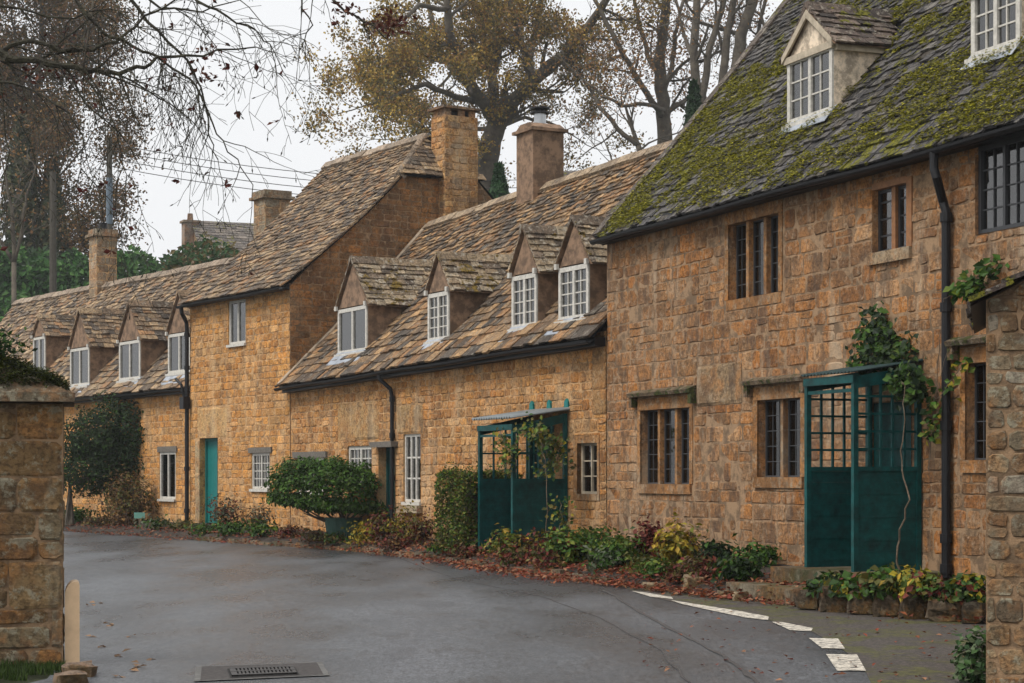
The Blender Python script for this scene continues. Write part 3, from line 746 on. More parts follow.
mb = MB(); mb.box(f.pos, D2[0] - .12, D2[1] + .16, D2[3] + .0, D2[3] + .10, -.02, .16, jit=.006); mb.build('door_hood', 'wood_grey', hM)
mb = MB(); mb.box(f.pos, V1[0] - .08, V1[1] + .08, V1[2] - .2, V1[2] - .065, -.02, .12, (.42, .33, .22)); mb.build('window_sill', 'stone_ashlar', hM)
def door(parent, P, r, o, mt, handle=True):
    u0, u1, v0, v1 = r; fr = MB(); fw = .06
    fr.box(P, u0, u0 + fw, v0, v1, o - .05, o + .03); fr.box(P, u1 - fw, u1, v0, v1, o - .05, o + .03); fr.box(P, u0 + fw, u1 - fw, v1 - fw, v1, o - .05, o + .028)
    n = 5; w_ = (u1 - u0 - 2 * fw) / n
    d = MB()
    for k in range(n): d.box(P, u0 + fw + k * w_ + .003, u0 + fw + (k + 1) * w_ - .003, v0 + .02, v1 - fw - .005, o - .045, o - .008 + U_(-.001, .001))
    D = d.build('door', mt, parent); fr.build('door_frame', mt, D)
    if handle:
        h = MB(); h.box(P, u1 - fw - .17, u1 - fw - .06, v0 + .95, v0 + 1.10, o - .008, o + .02); h.build('handle', 'black', D)
    return D
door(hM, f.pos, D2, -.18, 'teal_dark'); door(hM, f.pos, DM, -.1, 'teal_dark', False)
pos, L, kk = roof_frame(f, ezm, rzm, w, oh, .05)
DMS = [dorm_spec(f, a, b, c, d, ezm, kk, oh, p) for (a, b, c, d, p) in ((339, 368, 353, 306, 262), (429, 450, 341, 291, 258), (513, 538, 328, 273, 232), (560, 590, 320, 264, 222))]
excl = []
for (uc, hw, o, zb, zt, zp) in DMS:
    sc_ = L / (w + oh); excl.append((uc - hw + .03, uc + hw - .03, (oh - o) * sc_ - .02, (oh - o) * sc_ + 1.5))
mb = MB(); lim = lambda v: (-.12 * max(0, 1 - v / .6), f.L + .05 + .0 * v)
sheet(mb, pos, lim, L, 12, 1, -.01)
slates(mb, pos, lim, L, excl, SL_M, .25, .11, (.15, .42), .034, -.03, .028)
ridge(mb, f.pos(.1, rzm(0) + .08, -w), f.pos(f.L + 1.0, rzm(f.L + 1) + .08, -w), f.N, pal=((.36, .26, .17), (.42, .31, .2)))
back_slope(mb, f, -.1, f.L, ezm, rzm, w, oh)
# the slope runs on a little past the wall line to meet the taller gable
lim2 = lambda v: (f.L + .05, f.L + .05 + 1.6 * (v / L))
mb.build('roof', ['slate', 'black'], hM)
for k, s_ in enumerate(DMS):
    uc = s_[0]; rz1 = lambda o, uc=uc: ezm(uc) + kk * (oh - o)
    dormer(hM, f.pos, *s_, rz1, 'plain', 1 if k == 0 else 2, 1 if k == 0 else 4, ((.32, .23, .14), (.40, .30, .19), (.22, .16, .11), (.46, .36, .24)), 'slate_lich', 'render', 'white', .45)
gutter(hM, f.pos, -.1, f.L, lambda u: ezm(u) - .04, .30)
mb = MB(); mb.prism(f.pos, [(0, ezm(0) - .14), (f.L, ezm(f.L) - .14), (f.L, ezm(f.L) + .0), (0, ezm(0) + .0)], .01, .2); mb.build('eaves_shadow_board', 'black', hM)
# cement fillet up the gable of the taller house
mb = MB()
n = 9
for k in range(n):
    a, b = L * k / n, L * (k + 1) / n; mb.solid([pos(u_, v_, o_) for o_ in (-.05, .085) for (u_, v_) in ((-.04, a), (.17, a), (.17, b), (-.04, b))])
mb.build('cement_fillet', 'cement', hM)
u = f.px(392, 400, .07)[0]
downpipe(hM, [f.pos(u - .1, ezm(u) - .05, .29), f.pos(u - .1, ezm(u) - .17, .28), f.pos(u, ezm(u) - .36, .10), f.pos(u, ezm(u) - .5, .07), f.pos(u, BZ + .02, .07)], .04, brackets=[f.pos(u, z, .07) for z in (ezm(u) - .55, 2.2, 1.4)])
# chimney (rendered) with flue
uc, zc = f.px(540, 131, -w); c0 = f.px(517, 170, -w)[0]; c1 = f.px(548, 170, -w)[0]
D_ = (f.pos(uc, 0, -w)).y
zt = EYE + (475 - 134) / F * D_
mb = MB(); ch = .48
mb.box(f.pos, uc - .36, uc + .36, 4.6, zt, -w - .34, -w + .34, (.3, .2, .13)); 
mb.box(f.pos, uc - .43, uc + .43, zt + .0, zt + .06, -w - .41, -w + .41, (.3, .2, .13))
mb.prism(lambda a, b, o: f.pos(a, b, o), [(uc - .42, zt + .062), (uc + .42, zt + .062), (uc + .2, zt + .18), (uc - .2, zt + .18)], -w - .34, -w + .34, (.3, .2, .13))
chm = mb.build('chimney', 'render', hM)
mb = MB(); p = f.pos(uc, zt + .16, -w); mb.tube([p, p + Z * .26], .12, 12); mb.tube([p + Z * .24, p + Z * .27], .2, 12, mi=1); mb.tube([p + Z * .27, p + Z * .33], .1, 12, mi=1); mb.tube([p + Z * .33, p + Z * .36], .2, 12, mi=1); mb.build('flue', ['metal', 'black'], chm)
# mid porch
uf = f.px(479, 500, 1.0)[0]; f = TM
pm = porch(hM, f, upn, uf, 1.0, BZ - .05, f.px(540, 482, .5)[1], 2.28, 2.46, 'teal_dark', (2, 4))
corr_roof(pm, f, uf - .12, upn + .1, 0, 1.08, 2.52, 2.36, 'zinc', .018, .09)
for uu in (uf - .02, (uf + upn) / 2, upn): mb = MB(); mb.prism(lambda a, b, o, uu=uu: f.pos(uu + a, b, o), [(-.07, 2.48), (.07, 2.48), (.06, 2.62), (0, 2.67), (-.06, 2.62)], .0, .04); mb.build('roof_bracket', 'teal', pm)

# =================================================================== TALL COTTAGE with big gable
f = TT
hT = thing('tall_stone_cottage', f.pos(0, 0), 'two-storey golden stone cottage with a broad gable and a bright teal plank door', 'house')
e = EYE + 4.13; oh = .22; w = 3.7; GL = f.L
ezt = lambda u: e - .08; rzt = lambda u: e + 3.54
A1 = f.rect(229, 246, 300, 344); A2 = f.rect(252, 270, 453, 489); A3 = f.rect(200, 218, 438, 526); A3 = (A3[0], A3[1], BZ, A3[3])
mb = MB(); outl = [(0, BZ - .3), (GL, BZ - .3), (GL, e), (0, e)]
holes = [A1 + (.1,), A2 + (.1,), A3 + (.25,)]
backing(mb, f.pos, outl, holes, rcol=(.55, .33, .12))
sl = (A3[0] - .15, A3[1] + .5, A3[3] + .005, A3[3] + .72); lt = (A2[0] - .12, A2[1] + .12, A2[3], A2[3] + .12); jb = (A3[0] - .28, A3[0], BZ - .3, A3[3])
stones(mb, f.pos, outl, [A1, A2, A3, sl, lt, jb], (.11, .19), (.18, .42), PAL_T, (.002, .014), .005)
one_stone(mb, f.pos, [(sl[0], sl[2]), (sl[1], sl[2]), (sl[1], sl[3]), (sl[0], sl[3])], [(.60, .38, .17)], (.014, .014), .004)
for k in range(3): one_stone(mb, f.pos, [(jb[0], jb[2] + .75 * k), (jb[1], jb[2] + .75 * k), (jb[1], min(jb[3], jb[2] + .75 * (k + 1))), (jb[0], min(jb[3], jb[2] + .75 * (k + 1)))], [(.50, .36, .20)], (.01, .015), .004)
plainwall(mb, [f.pos(0, BZ, -2 * w), f.pos(0, BZ, 0), f.pos(0, e, 0), f.pos(0, rzt(0) - .1, -w), f.pos(0, e, -2 * w)], 1)
plainwall(mb, [f.pos(GL, BZ, -2 * w), f.pos(0, BZ, -2 * w), f.pos(0, e, -2 * w), f.pos(GL, e, -2 * w)], 1)
mb.build('wall', ['stone_t', 'mortar', 'dark'], hT)
# gable wall facing the camera
gp = lambda a, b, o: f.pos(GL + o, b, -a)
hw_ = 2.67; zh = 8.11
go = [(0, BZ), (2 * w, BZ), (2 * w, e - .05), (2 * w - hw_, zh), (hw_, zh), (0, e - .05)]
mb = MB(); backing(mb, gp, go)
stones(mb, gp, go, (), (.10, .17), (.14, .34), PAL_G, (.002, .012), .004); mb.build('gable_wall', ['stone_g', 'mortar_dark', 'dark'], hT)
pos, L, kk = roof_frame(f, ezt, rzt, w, oh, .13)
vh = (hw_ + oh) / (w + oh) * L; HR = .65
lim = lambda v: (-.12, GL + .12 if v < vh else GL + .12 - (HR + .1) * (v - vh) / (L - vh))
# ridge of the body stays short of the gable by HR
mb = MB(); sheet(mb, pos, lim, L, 14, 1, -.01)
slates(mb, pos, lim, L, (), SL_T, .20, .10, (.14, .34), .03, -.03, .024)
rg = rzt(0)
ridge(mb, f.pos(-.1, rg + .08, -w), f.pos(GL - HR, rg + .08, -w), f.N, pal=((.36, .27, .19), (.42, .32, .23)))
back_slope(mb, f, -.1, GL, ezt, rzt, w, oh)
# half hip
apex = f.pos(GL - HR, rg, -w); e0 = f.pos(GL + .2, zh, -hw_ + .1); e1 = f.pos(GL + .2, zh, -(2 * w - hw_) - .1)
mid = (e0 + e1) / 2; hl = (apex - mid).length; hv = (apex - mid).normalized(); hu = (e1 - e0); hW = hu.length; hu.normalize(); hn = hu.cross(hv); hn = hn if hn.z > 0 else -hn
hp = lambda u, v, o: e0 + hu * u + hv * v + hn * o
hlim = lambda v: (hW / 2 * v / hl, hW - hW / 2 * v / hl)
sheet(mb, hp, hlim, hl - .02, 4, 1, -.01); slates(mb, hp, hlim, hl, (), SL_T, .16, .12, (.14, .3), .025)
ridge(mb, e0 + Z * .06, apex + Z * .1, f.N, .16, .12, pal=((.36, .27, .19), (.42, .32, .23)))
mb.build('roof', ['slate', 'black'], hT)
casement(hT, f.pos, *A1, -.04, 1, 1, 2, 'white', .06, .02, 'window', True, 'glass', True, .45)
casement(hT, f.pos, *A2, -.04, 3, 4, 2, 'white', .055, .018, 'window', True, 'glass', True, .4)
mb = MB(); mb.box(f.pos, lt[0], lt[1], lt[2] + .002, lt[3], -.03, .04, jit=.005); mb.build('window_lintel', 'wood_grey', hT)
door(hT, f.pos, A3, -.16, 'teal')
gutter(hT, f.pos, -.1, GL + .1, lambda u: e - .12, .27)
mb = MB(); mb.box(f.pos, 0, GL, e - .14, e - .01, .01, .18); mb.build('eaves_shadow_board', 'black', hT)
u = f.px(187, 400)[0] - .02
downpipe(hT, [f.pos(.1, e - .15, .27), f.pos(.1, e - .3, .25), f.pos(.02, e - .5, .10), f.pos(.0, e - .7, .08), f.pos(0, BZ, .08)], .05, brackets=[f.pos(0, z, .08) for z in (e - .8, 4, 1.6, .6)])
mb = MB(); mb.box(f.pos, -.12, .12, 3.02, 3.3, .05, .22, mi=0); mb.tube([f.pos(-.35, 3.75, .22), f.pos(-.1, 3.6, .18), f.pos(-.05, 3.3, .13)], .035, 8); mb.build('rainwater_hopper', 'black', hT)
# chimney on the gable
mb = MB(); ca, cb = 3.70, 4.56; zt = 9.52
def chim_box(mb, ca, cb, l0, l1, z0, z1, pal, wr=(.16, .34), hr=(.12, .17)):
    stones(mb, lambda a, b, o: f.pos(GL + l1 + o, b, -a), [(ca, z0), (cb, z0), (cb, z1), (ca, z1)], (), hr, wr, pal, (.004, .02), .005)
    stones(mb, lambda a, b, o: f.pos(GL + a, b, -ca + o), [(l0, z0), (l1, z0), (l1, z1), (l0, z1)], (), hr, wr, pal, (.004, .02), .005)
    mb.box(f.pos, GL + l0, GL + l1, z0, z1, -cb, -ca, (.3, .2, .1), 1)
chim_box(mb, ca, cb, -.35, .26, 6.6, zt, PAL_C)
for q in (ca + .03, ca + .38, cb - .2): mb.box(f.pos, GL - .32, GL + .22, zt, zt + .15, -q - .16, -q, (.3, .2, .13), 0, .01)
mb.box(f.pos, GL - .3, GL + .16, zt, zt + .12, -cb + .1, -ca - .1, (.05,) * 3, 2)
mb.box(f.pos, GL - .42, GL + .33, zt + .15, zt + .21, -cb - .07, -ca + .07, (.18, .14, .11), 0, .01)
mb.build('chimney', ['stone_m', 'mortar', 'dark'], hT)

# =================================================================== FAR LOW COTTAGE
f = TL
hL = thing('far_stone_cottage', f.pos(f.L, 0), 'low golden cottage behind the big dark bush with a chimney halfway along its slate roof', 'house')
oh = .25; w = 2.8
ezl = lambda u: EYE + 2.10; rzl = lambda u: EYE + 5.62 + .25 * (1 - u / f.L)
LL = f.L - .05
B1 = f.rect(160, 176, 452, 499)
mb = MB(); outl = [(0, BZ - .3), (f.L + .1, BZ - .3), (f.L + .1, ezl(0) + .1), (0, ezl(0) + .1)]
backing(mb, f.pos, outl, [B1 + (.1,)], rcol=(.5, .3, .12)); stones(mb, f.pos, outl, [B1], (.12, .2), (.2, .45), PAL_T, (.003, .016), .006)
plainwall(mb, [f.pos(0, BZ, 0), f.pos(0, BZ, -2 * w), f.pos(0, ezl(0), -2 * w), f.pos(0, rzl(0) - .1, -w), f.pos(0, ezl(0), 0)], 1)
plainwall(mb, [f.pos(0, BZ, -2 * w), f.pos(f.L, BZ, -2 * w), f.pos(f.L, ezl(0), -2 * w), f.pos(0, ezl(0), -2 * w)], 1)
mb.build('wall', ['stone_t', 'mortar', 'dark'], hL)
casement(hL, f.pos, *B1, -.03, 1, 1, 2, 'white', .06, .02, 'window', True, 'glass', True, .3)
mb = MB(); mb.box(f.pos, B1[0] - .1, B1[1] + .1, B1[3] + .002, B1[3] + .14, -.02, .035); mb.build('window_lintel', 'wood_grey', hL)
pos, L, kk = roof_frame(f, ezl, rzl, w, oh, .06)
DLS = [dorm_spec(f, a, b, c, d, ezl, kk, oh, p) for (a, b, c, d, p) in ((34, 46, 372, 336, 318), (71, 90, 386, 347, 312), (120, 141, 380, 340, 305), (169, 191, 373, 332, 295))]
excl = []
for (uc, hw, o, zb, zt, zp) in DLS:
    sc_ = L / (w + oh); excl.append((uc - hw + .03, uc + hw - .03, (oh - o) * sc_ - .02, (oh - o) * sc_ + 1.5))
lim = lambda v: (-.1, f.L + 1.5 * 0 + .1)
mb = MB(); sheet(mb, pos, lim, L, 10, 1, -.01)
slates(mb, pos, lim, L, excl, SL_T, .24, .13, (.2, .46), .036, -.03, .028)
ridge(mb, f.pos(-.1, rzl(0) + .08, -w), f.pos(f.L, rzl(f.L) + .08, -w), f.N, .2, .15, pal=((.36, .27, .19), (.42, .32, .23)))
back_slope(mb, f, -.1, f.L, ezl, rzl, w, oh)
mb.build('roof', ['slate', 'black'], hL)
for s_ in DLS:
    rz1 = lambda o: ezl(0) + (rzl(s_[0]) - ezl(0)) / (w + oh) * (oh - o)
    dormer(hL, f.pos, *s_, rz1, 'plain', 1, 1, SL_T, 'slate', 'render', 'white', .45)
gutter(hL, f.pos, -.1, f.L, lambda u: ezl(u) - .04, .30)
mb = MB(); mb.box(f.pos, 0, f.L, ezl(0) - .13, ezl(0) - .0, .01, .2); mb.build('eaves_shadow_board', 'black', hL)
def stack(f, x, xw, ytop, ybase, o, name, parent, matn, mats_, pot=False):
    u, z1 = f.px(x, ytop, o); z0 = 3.0; D = f.pos(u, 0, o).y; hw = xw / 2 * D / F * .78
    mb = MB(); P = f.pos
    for (axis) in (0, 1):
        if axis == 0: pf = lambda a, b, q: P(u + a, b, o + hw + q)
        else: pf = lambda a, b, q: P(u + hw + q, b, o - a)
        stones(mb, pf, [(-hw, z0), (hw, z0), (hw, z1 - .2), (-hw, z1 - .2)], (), (.22, .3), (.3, .5), ((.42, .32, .22), (.36, .27, .18)), (.002, .012), .004)
    mb.box(P, u - hw, u + hw, z0, z1 - .2, o - hw, o + hw, mi=1)
    mb.box(P, u - hw - .10, u + hw + .10, z1 - .2, z1 - .12, o - hw - .10, o + hw + .10, (.26, .2, .14)); mb.box(P, u - hw - .03, u + hw + .03, z1 - .12, z1 + .03, o - hw - .03, o + hw + .03, (.26, .2, .14))
    return mb.build(name, [matn, 'mortar', 'dark'], parent), P(u, z1, o)
_, ptop = stack(f, 103, 27, 231, 290, -w, 'chimney', hL, 'stone_lich', None)
mb = MB(); pp = ptop
mb.tube([pp, pp + Z * .25], .13, 10); mb.build('chimney_pot', 'black', hL)
_, _p = stack(f, 272, 35, 193, 240, -4.4, 'rear_chimney', hL, 'stone_lich', None)

# =================================================================== GROUND
def face_line(Y):
    pts = [(TR.B.y, TR.B.x), (TR.A.y, TR.A.x), (TM.A.y, TM.A.x), (TT.A.y, TT.A.x), (TL.A.y, TL.A.x)]
    if Y <= pts[0][0]: a, b = pts[0], pts[1]
    elif Y >= pts[-1][0]: a, b = pts[-2], pts[-1]
    else:
        for a, b in zip(pts, pts[1:]):
            if a[0] <= Y <= b[0]: break
    return a[1] + (b[1] - a[1]) * (Y - a[0]) / (b[0] - a[0])
def tz(x, y):
    b = (x - face_line(y)) * .86
    if b < 7: return -.02
    return min(.33 * (b - 7), 9 + .03 * (b - 7)) - .02
mb = MB(); nx, ny = 60, 70; X0, X1, Y0, Y1 = -130, 130, -40, 230
xs = [X0 + (X1 - X0) * (.5 + .5 * math.copysign(abs(2 * i / nx - 1) ** 1.8, 2 * i / nx - 1)) for i in range(nx + 1)]; ys = [Y0 + (Y1 - Y0) * (j / ny) ** 1.6 for j in range(ny + 1)]
for j in range(ny + 1):
    for i in range(nx + 1): mb.v.append(V((xs[i], ys[j], tz(xs[i], ys[j]))))
for j in range(ny):
    for i in range(nx):
        a = j * (nx + 1) + i; mb.f.append((a, a + 1, a + nx + 2, a + nx + 1)); mb.c.append((.1,) * 3); mb.m.append(0)
tag(mb.build('ground', 'grass', loc=(0, 0, 0), smooth=True), kind='structure')
EDGE = [(-60, 527.5), (65, 531.5), (120, 535), (200, 541), (280, 546.5), (350, 551.5), (430, 560), (500, 571), (560, 579), (620, 586.5), (680, 594), (740, 601), (800, 608), (900, 617), (985, 625), (1060, 632), (1130, 640)]
EP = [G(x, y) for x, y in EDGE]
mb = MB()
road = [p + Z * .004 for p in EP]
near = [V((12, 15, .004)), V((12, -15, .004)), V((-14, -15, .004))]
left = [V((-4.6, 8, .004)), V((-3.3, 14.2, .004)), V((-3.45, 15.2, .004)), V((-4.5, 17, .004)), V((-9, 24, .004)), V((-20, 38, .004)), V((-34, 52, .004))]
mb.poly(road + near + left)
o = mb.build('road', 'road', loc=(0, 0, 0)); tag(o, kind='structure')
# forecourt
fc = [(640, 594), (671, 601.5), (732, 612), (769, 620), (813, 632), (845, 651), (865, 671), (890, 720), (1130, 760)]
mb = MB(); mb.poly([G(x, y, .008) + Z * .0 for x, y in fc] + [p + Z * .008 for p in EP[::-1][:8]])
tag(mb.build('forecourt', 'forecourt', loc=(0, 0, 0)), kind='structure')
# markings
def marking(pts, name='road_marking'):
    P = [G(x, y, .012) for x, y in pts]; mb = MB(); mb.poly(P); return P, mb
dashes = [([(632, 591), (645, 592.3), (672, 597), (673, 599), (650, 596.5)], 1), ([(671, 600), (700, 604.5), (740, 611), (769, 616.5), (768, 620), (745, 617.5), (705, 609), (680, 603.5)], 1),
          ([(772, 621.8), (782, 622), (813, 628), (811, 631), (790, 630)], 1), ([(809, 638), (838, 638.5), (845, 648.5), (822, 648)], 1), ([(826, 654), (857, 654.5), (866, 670.5), (837, 670.5)], 1)]
dl = ['narrow worn white line at the verge, start of the dashed edge marking', 'long curved white edge line beside the fallen leaves', 'white road dash just past the end of the curved line', 'small four-sided white road dash', 'broadest white road dash, last of the curving row']
mk = bpy.data.objects.new('road_markings', None)
for (pts, _), l in zip(dashes, dl):
    P, mb = marking(pts); o = mb.build('road_marking', 'paint', loc=P[0]); tag(o, l, 'road marking', 'white dashes along the lane edge', 'structure')
bpy.data.objects.remove(mk)
# tarmac seams
def strip(pts, wdt, name, matn, z):
    P = [G(x, y, z) for x, y in pts]; mb = MB(); Q = []
    for k in range(len(P) - 1):
        for t in range(6): Q.append(P[k].lerp(P[k + 1], t / 6))
    Q.append(P[-1]); Lf, Rt = [], []
    for k, p in enumerate(Q):
        d = (Q[min(k + 1, len(Q) - 1)] - Q[max(k - 1, 0)]).normalized(); n = V((-d.y, d.x, 0)); ww = wdt * U_(.6, 1.3) * .5
        j = n * U_(-.02, .02); Lf.append(p + n * ww + j); Rt.append(p - n * ww + j)
    for k in range(len(Q) - 1): mb.poly([Lf[k], Lf[k + 1], Rt[k + 1], Rt[k]])
    return mb
M['seam'] = bark('rough_tar_seam', (.05, .047, .045), (.12, .105, .10), 30)
s1 = strip([(604, 590), (640, 612), (690, 638), (730, 660), (760, 683), (800, 720)], .045, 'road_seam', 'seam', .009)
tag(s1.build('road_seam', 'seam', loc=(0, 0, 0)), kind='structure')
s1 = strip([(380, 541 + 10), (450, 577), (520, 592), (540, 596), (600, 618), (660, 650), (690, 683)], .02, 'road_seam', 'seam', .008)
tag(s1.build('road_seam', 'seam', loc=(0, 0, 0)), kind='structure')
# bed
def wallpt(p):
    best = None
    for fc_ in (TL, TT, TM, TR):
        u = max(0, min(fc_.L, (p - fc_.A).dot(fc_.U))); q = fc_.pos(u, 0, -.05)
        if best is None or (q - p).length < (best - p).length: best = q
    return best
mb = MB(); FE = []
for a, b in zip(EP, EP[1:]):
    n = max(1, int((b - a).length / .35))
    for k in range(n): FE.append(a.lerp(b, k / n))
FE.append(EP[-1])
cols = 9; grid = []
for p in FE:
    q = wallpt(p); row = []
    for c in range(cols + 1):
        t = c / cols; r_ = p.lerp(q, t); hz = -.01 + (.10 if c else 0) * 1 + (BZ - .09) * t ** .8; hz += .05 * noise.noise(V((r_.x * 1.7, r_.y * 1.7, 0))) * (c > 0)
        row.append(V((r_.x, r_.y, hz)))
    grid.append(row)
for i, row in enumerate(grid): mb.v.extend(row)
for i in range(len(grid) - 1):
    for c in range(cols):
        a = i * (cols + 1) + c; mb.f.append((a, a + 1, a + cols + 2, a + cols + 1)); mb.c.append((.1,) * 3); mb.m.append(0)
tag(mb.build('flower_bed', 'soil', loc=(0, 0, 0)), kind='structure')
def bedpt(x, y0, back=.5):
    """point on the bed at picture column x, back metres in from the road edge (towards the wall)"""
    best = min(range(len(FE)), key=lambda i: abs(CX + F * FE[i].x / FE[i].y - x)); row = grid[best]; c = min(cols, max(1, int(back * cols)))
    return row[c].copy(), row
def px2bed(x, t):
    # intersect column x with bed row fraction t
    best = min(range(len(grid)), key=lambda i: abs(CX + F * grid[i][min(cols, int(t * cols))].x / grid[i][min(cols, int(t * cols))].y - x))
    return grid[best][min(cols, int(t * cols))].copy()

# ------------------------------------------------------------------ foliage
GREEN = ((.035, .085, .010), (.05, .12, .014), (.022, .055, .008), (.07, .14, .018))
DGREEN = ((.012, .028, .010), (.02, .042, .013), (.03, .055, .015), (.015, .033, .012))
YEL = ((.30, .24, .02), (.38, .28, .03), (.14, .15, .02), (.45, .30, .04))
LIME = ((.12, .17, .02), (.18, .22, .03), (.07, .11, .02))
RED = ((.14, .022, .018), (.10, .02, .015), (.20, .05, .03), (.07, .02, .015))
BROWN = ((.16, .08, .03), (.11, .06, .03), (.22, .12, .04), (.08, .045, .025))
OLIVE = ((.10, .10, .025), (.14, .12, .03), (.07, .08, .02), (.16, .11, .03))
GREY = ((.12, .14, .09), (.16, .18, .12), (.08, .10, .06))

def clump(name, label, cat, c, r, n, size, pal, group=None, shell=.5, flat=0, stems=5, lump=.25, asp=.6, base=None, parent=None, stemm='stem', up=.0, seed=0):
    """a bush: leaves through an uneven ellipsoid, on stems"""
    c = V(c); base = V(base) if base is not None else V((c.x, c.y, c.z - r[2]))
    mb = MB()
    for _ in range(n):
        d = V((random.gauss(0, 1), random.gauss(0, 1), random.gauss(0, 1))).normalized()
        l = 1 + lump * 2 * noise.noise(d * 2.3 + V((seed + c.x, c.y, 0))); q = shell + (1 - shell) * R() ** .5; q *= l
        if flat: d.z = max(-flat, min(flat, d.z * 1.3))
        p = c + V((d.x * r[0], d.y * r[1], d.z * r[2])) * q
        if p.z < base.z: p.z = base.z + U_(0, .05)
        nd = (d * .8 + V((U_(-1, 1), U_(-1, 1), U_(-1, 1) + .5)) * .8)
        mb.leaf(p, size * U_(.6, 1.3), jitc(random.choice(pal)), nd, asp)
    sb = MB()
    for _ in range(stems):
        d = V((U_(-1, 1), U_(-1, 1), U_(.1, .9))); tip = c + V((d.x * r[0] * .7, d.y * r[1] * .7, d.z * r[2] * .7)); mid = base.lerp(tip, .5) + V((U_(-.05, .05), U_(-.05, .05), .05))
        rr = max(.004, min(.03, r[2] * .03)); sb.tube([base + V((U_(-.03, .03), U_(-.03, .03), -.03)), mid, tip], [rr, rr * .7, rr * .4], 5)
    if parent is None: root = thing(name, base, label, cat, group)
    else: root = parent
    mb.build('foliage', 'leaf', root); sb.build('stem', stemm, root)
    return root
def sz(x, D, wpx): return wpx / F * D
# big clipped dark bush at the far cottage
B = TL.pos(TL.px(118, 450)[0], 0, 1.3)
s_ = F / B.y
root = thing('evergreen_tree', V((B.x, B.y, .2)), 'large dark evergreen bush hanging over the wall of the far cottage', 'bush')
mb = MB(); tr = MB()
for (x, y, rx, ry, n) in ((118, 445, 54, 46, 8500), (88, 468, 30, 28, 3000), (138, 424, 32, 28, 3200), (95, 440, 30, 24, 2400), (146, 458, 24, 32, 2800)):
    c = at(x, y, B.y); r = (rx / s_, .9, ry / s_)
    for _ in range(n):
        d = V((random.gauss(0, 1), random.gauss(0, 1), random.gauss(0, 1))).normalized(); l = 1 + .6 * noise.noise(d * 3 + V((x, 0, 0))); q = (.55 + .45 * R() ** .4) * l
        mb.leaf(c + V((d.x * r[0], d.y * r[1], d.z * r[2])) * q, .10 * U_(.6, 1.3), jitc(random.choice(DGREEN + GREEN[:1])), d + V((U_(-1, 1), U_(-1, 1), U_(-.5, 1))), .5)
for k in range(5): a = at(U_(105, 150), U_(420, 470), B.y + U_(-.3, .3)); tr.tube([V((B.x + U_(-.1, .1), B.y, .15)), V((B.x, B.y, 1.2)), a], [.08, .06, .02], 6)
mb.build('crown', 'leaf', root); tr.build('trunk', 'bark', root)
def bush_px(name, label, cat, x, y0, y1, wpx, D, n, size, pal, ry=None, **k):
    c = at(x, (y0 + y1) / 2, D); rx = wpx / 2 * D / F; rz = (y1 - y0) / 2 * D / F
    return clump(name, label, cat, c, (rx, ry or rx * .8, rz), n, size, pal, base=V((c.x, c.y, max(.1, c.z - rz))), **k)
D0 = TL.pos(TL.px(128, 500)[0], 0, 1.6).y
bush_px('brown_shrub', 'rusty brown autumn shrub below the large dark evergreen bush', 'shrub', 128, 474, 527, 56, D0 - .9, 2600, .085, BROWN + OLIVE, lump=.4, shell=.3, stems=14, stemm='twig')
# round clipped bush in green tub
c = px2bed(342, .55); D0 = c.y
root = thing('clipped_bush', V((c.x, c.y, c.z)), 'flat-topped clipped green bush with bare lower stems', 'bush')
mb = MB(); cc = at(329, 499, D0)
for _ in range(14000):
    d = V((random.gauss(0, 1), random.gauss(0, 1), random.gauss(0, 1))).normalized()
    if d.z < -.45: d.z *= .5
    zz = math.copysign(abs(d.z) ** .75, d.z); l = 1 + .3 * noise.noise(d * 3.5); q = (.72 + .28 * R() ** .5) * l
    p = cc + V((d.x * 1.16 * q, d.y * .95 * q, (zz * (.72 if zz > 0 else .45) + .10 * d.x * -1 + .05) * q))
    mb.leaf(p, .085 * U_(.6, 1.3), jitc(random.choice(GREEN + LIME[2:] + ((.06, .14, .015),))), d + V((U_(-1, 1), U_(-1, 1), U_(-.3, 1.4))), .6)
for _ in range(70):
    a = U_(0, 6.28); rr = U_(.2, 1.0); b0 = cc + V((math.cos(a) * rr, math.sin(a) * rr * .8, .55 * (1 - rr * rr * .5)))
    for k in range(7): mb.leaf(b0 + V((U_(-.03, .03), 0, .03 * k)), .06, jitc(random.choice(GREEN + LIME[:1])), None, .5)
tr = MB()
for k in range(16):
    a = U_(0, 6.28); rr = U_(.3, .95); t = cc + V((math.cos(a) * rr, math.sin(a) * rr * .7, U_(-.3, 0))); b0 = V((c.x + U_(-.1, .1), c.y + U_(-.1, .1), c.z + .3))
    tr.tube([b0, b0.lerp(t, .5) + V((0, 0, -.06)), t], [.028, .02, .01], 6)
mb.build('foliage', 'leaf', root); tr.build('stem', 'bark', root)
tb = MB(); pc = V((c.x, c.y, c.z - .05)); n = 20
for k in range(n):
    a0, a1 = 2 * math.pi * k / n, 2 * math.pi * (k + 1) / n
    prof = [(.30, 0), (.36, .42), (.38, .42), (.38, .46), (.33, .46), (.32, .36), (0, .36)]
    for (r0, h0), (r1, h1) in zip(prof, prof[1:]):
        q = [pc + V((math.cos(a0) * r0, math.sin(a0) * r0, h0)), pc + V((math.cos(a1) * r0, math.sin(a1) * r0, h0)), pc + V((math.cos(a1) * r1, math.sin(a1) * r1, h1)), pc + V((math.cos(a0) * r1, math.sin(a0) * r1, h1))]
        tb.poly(q)
tag(tb.build('plant_tub', 'pot', loc=pc), 'faded green round tub under the flat-topped clipped bush', 'tub')
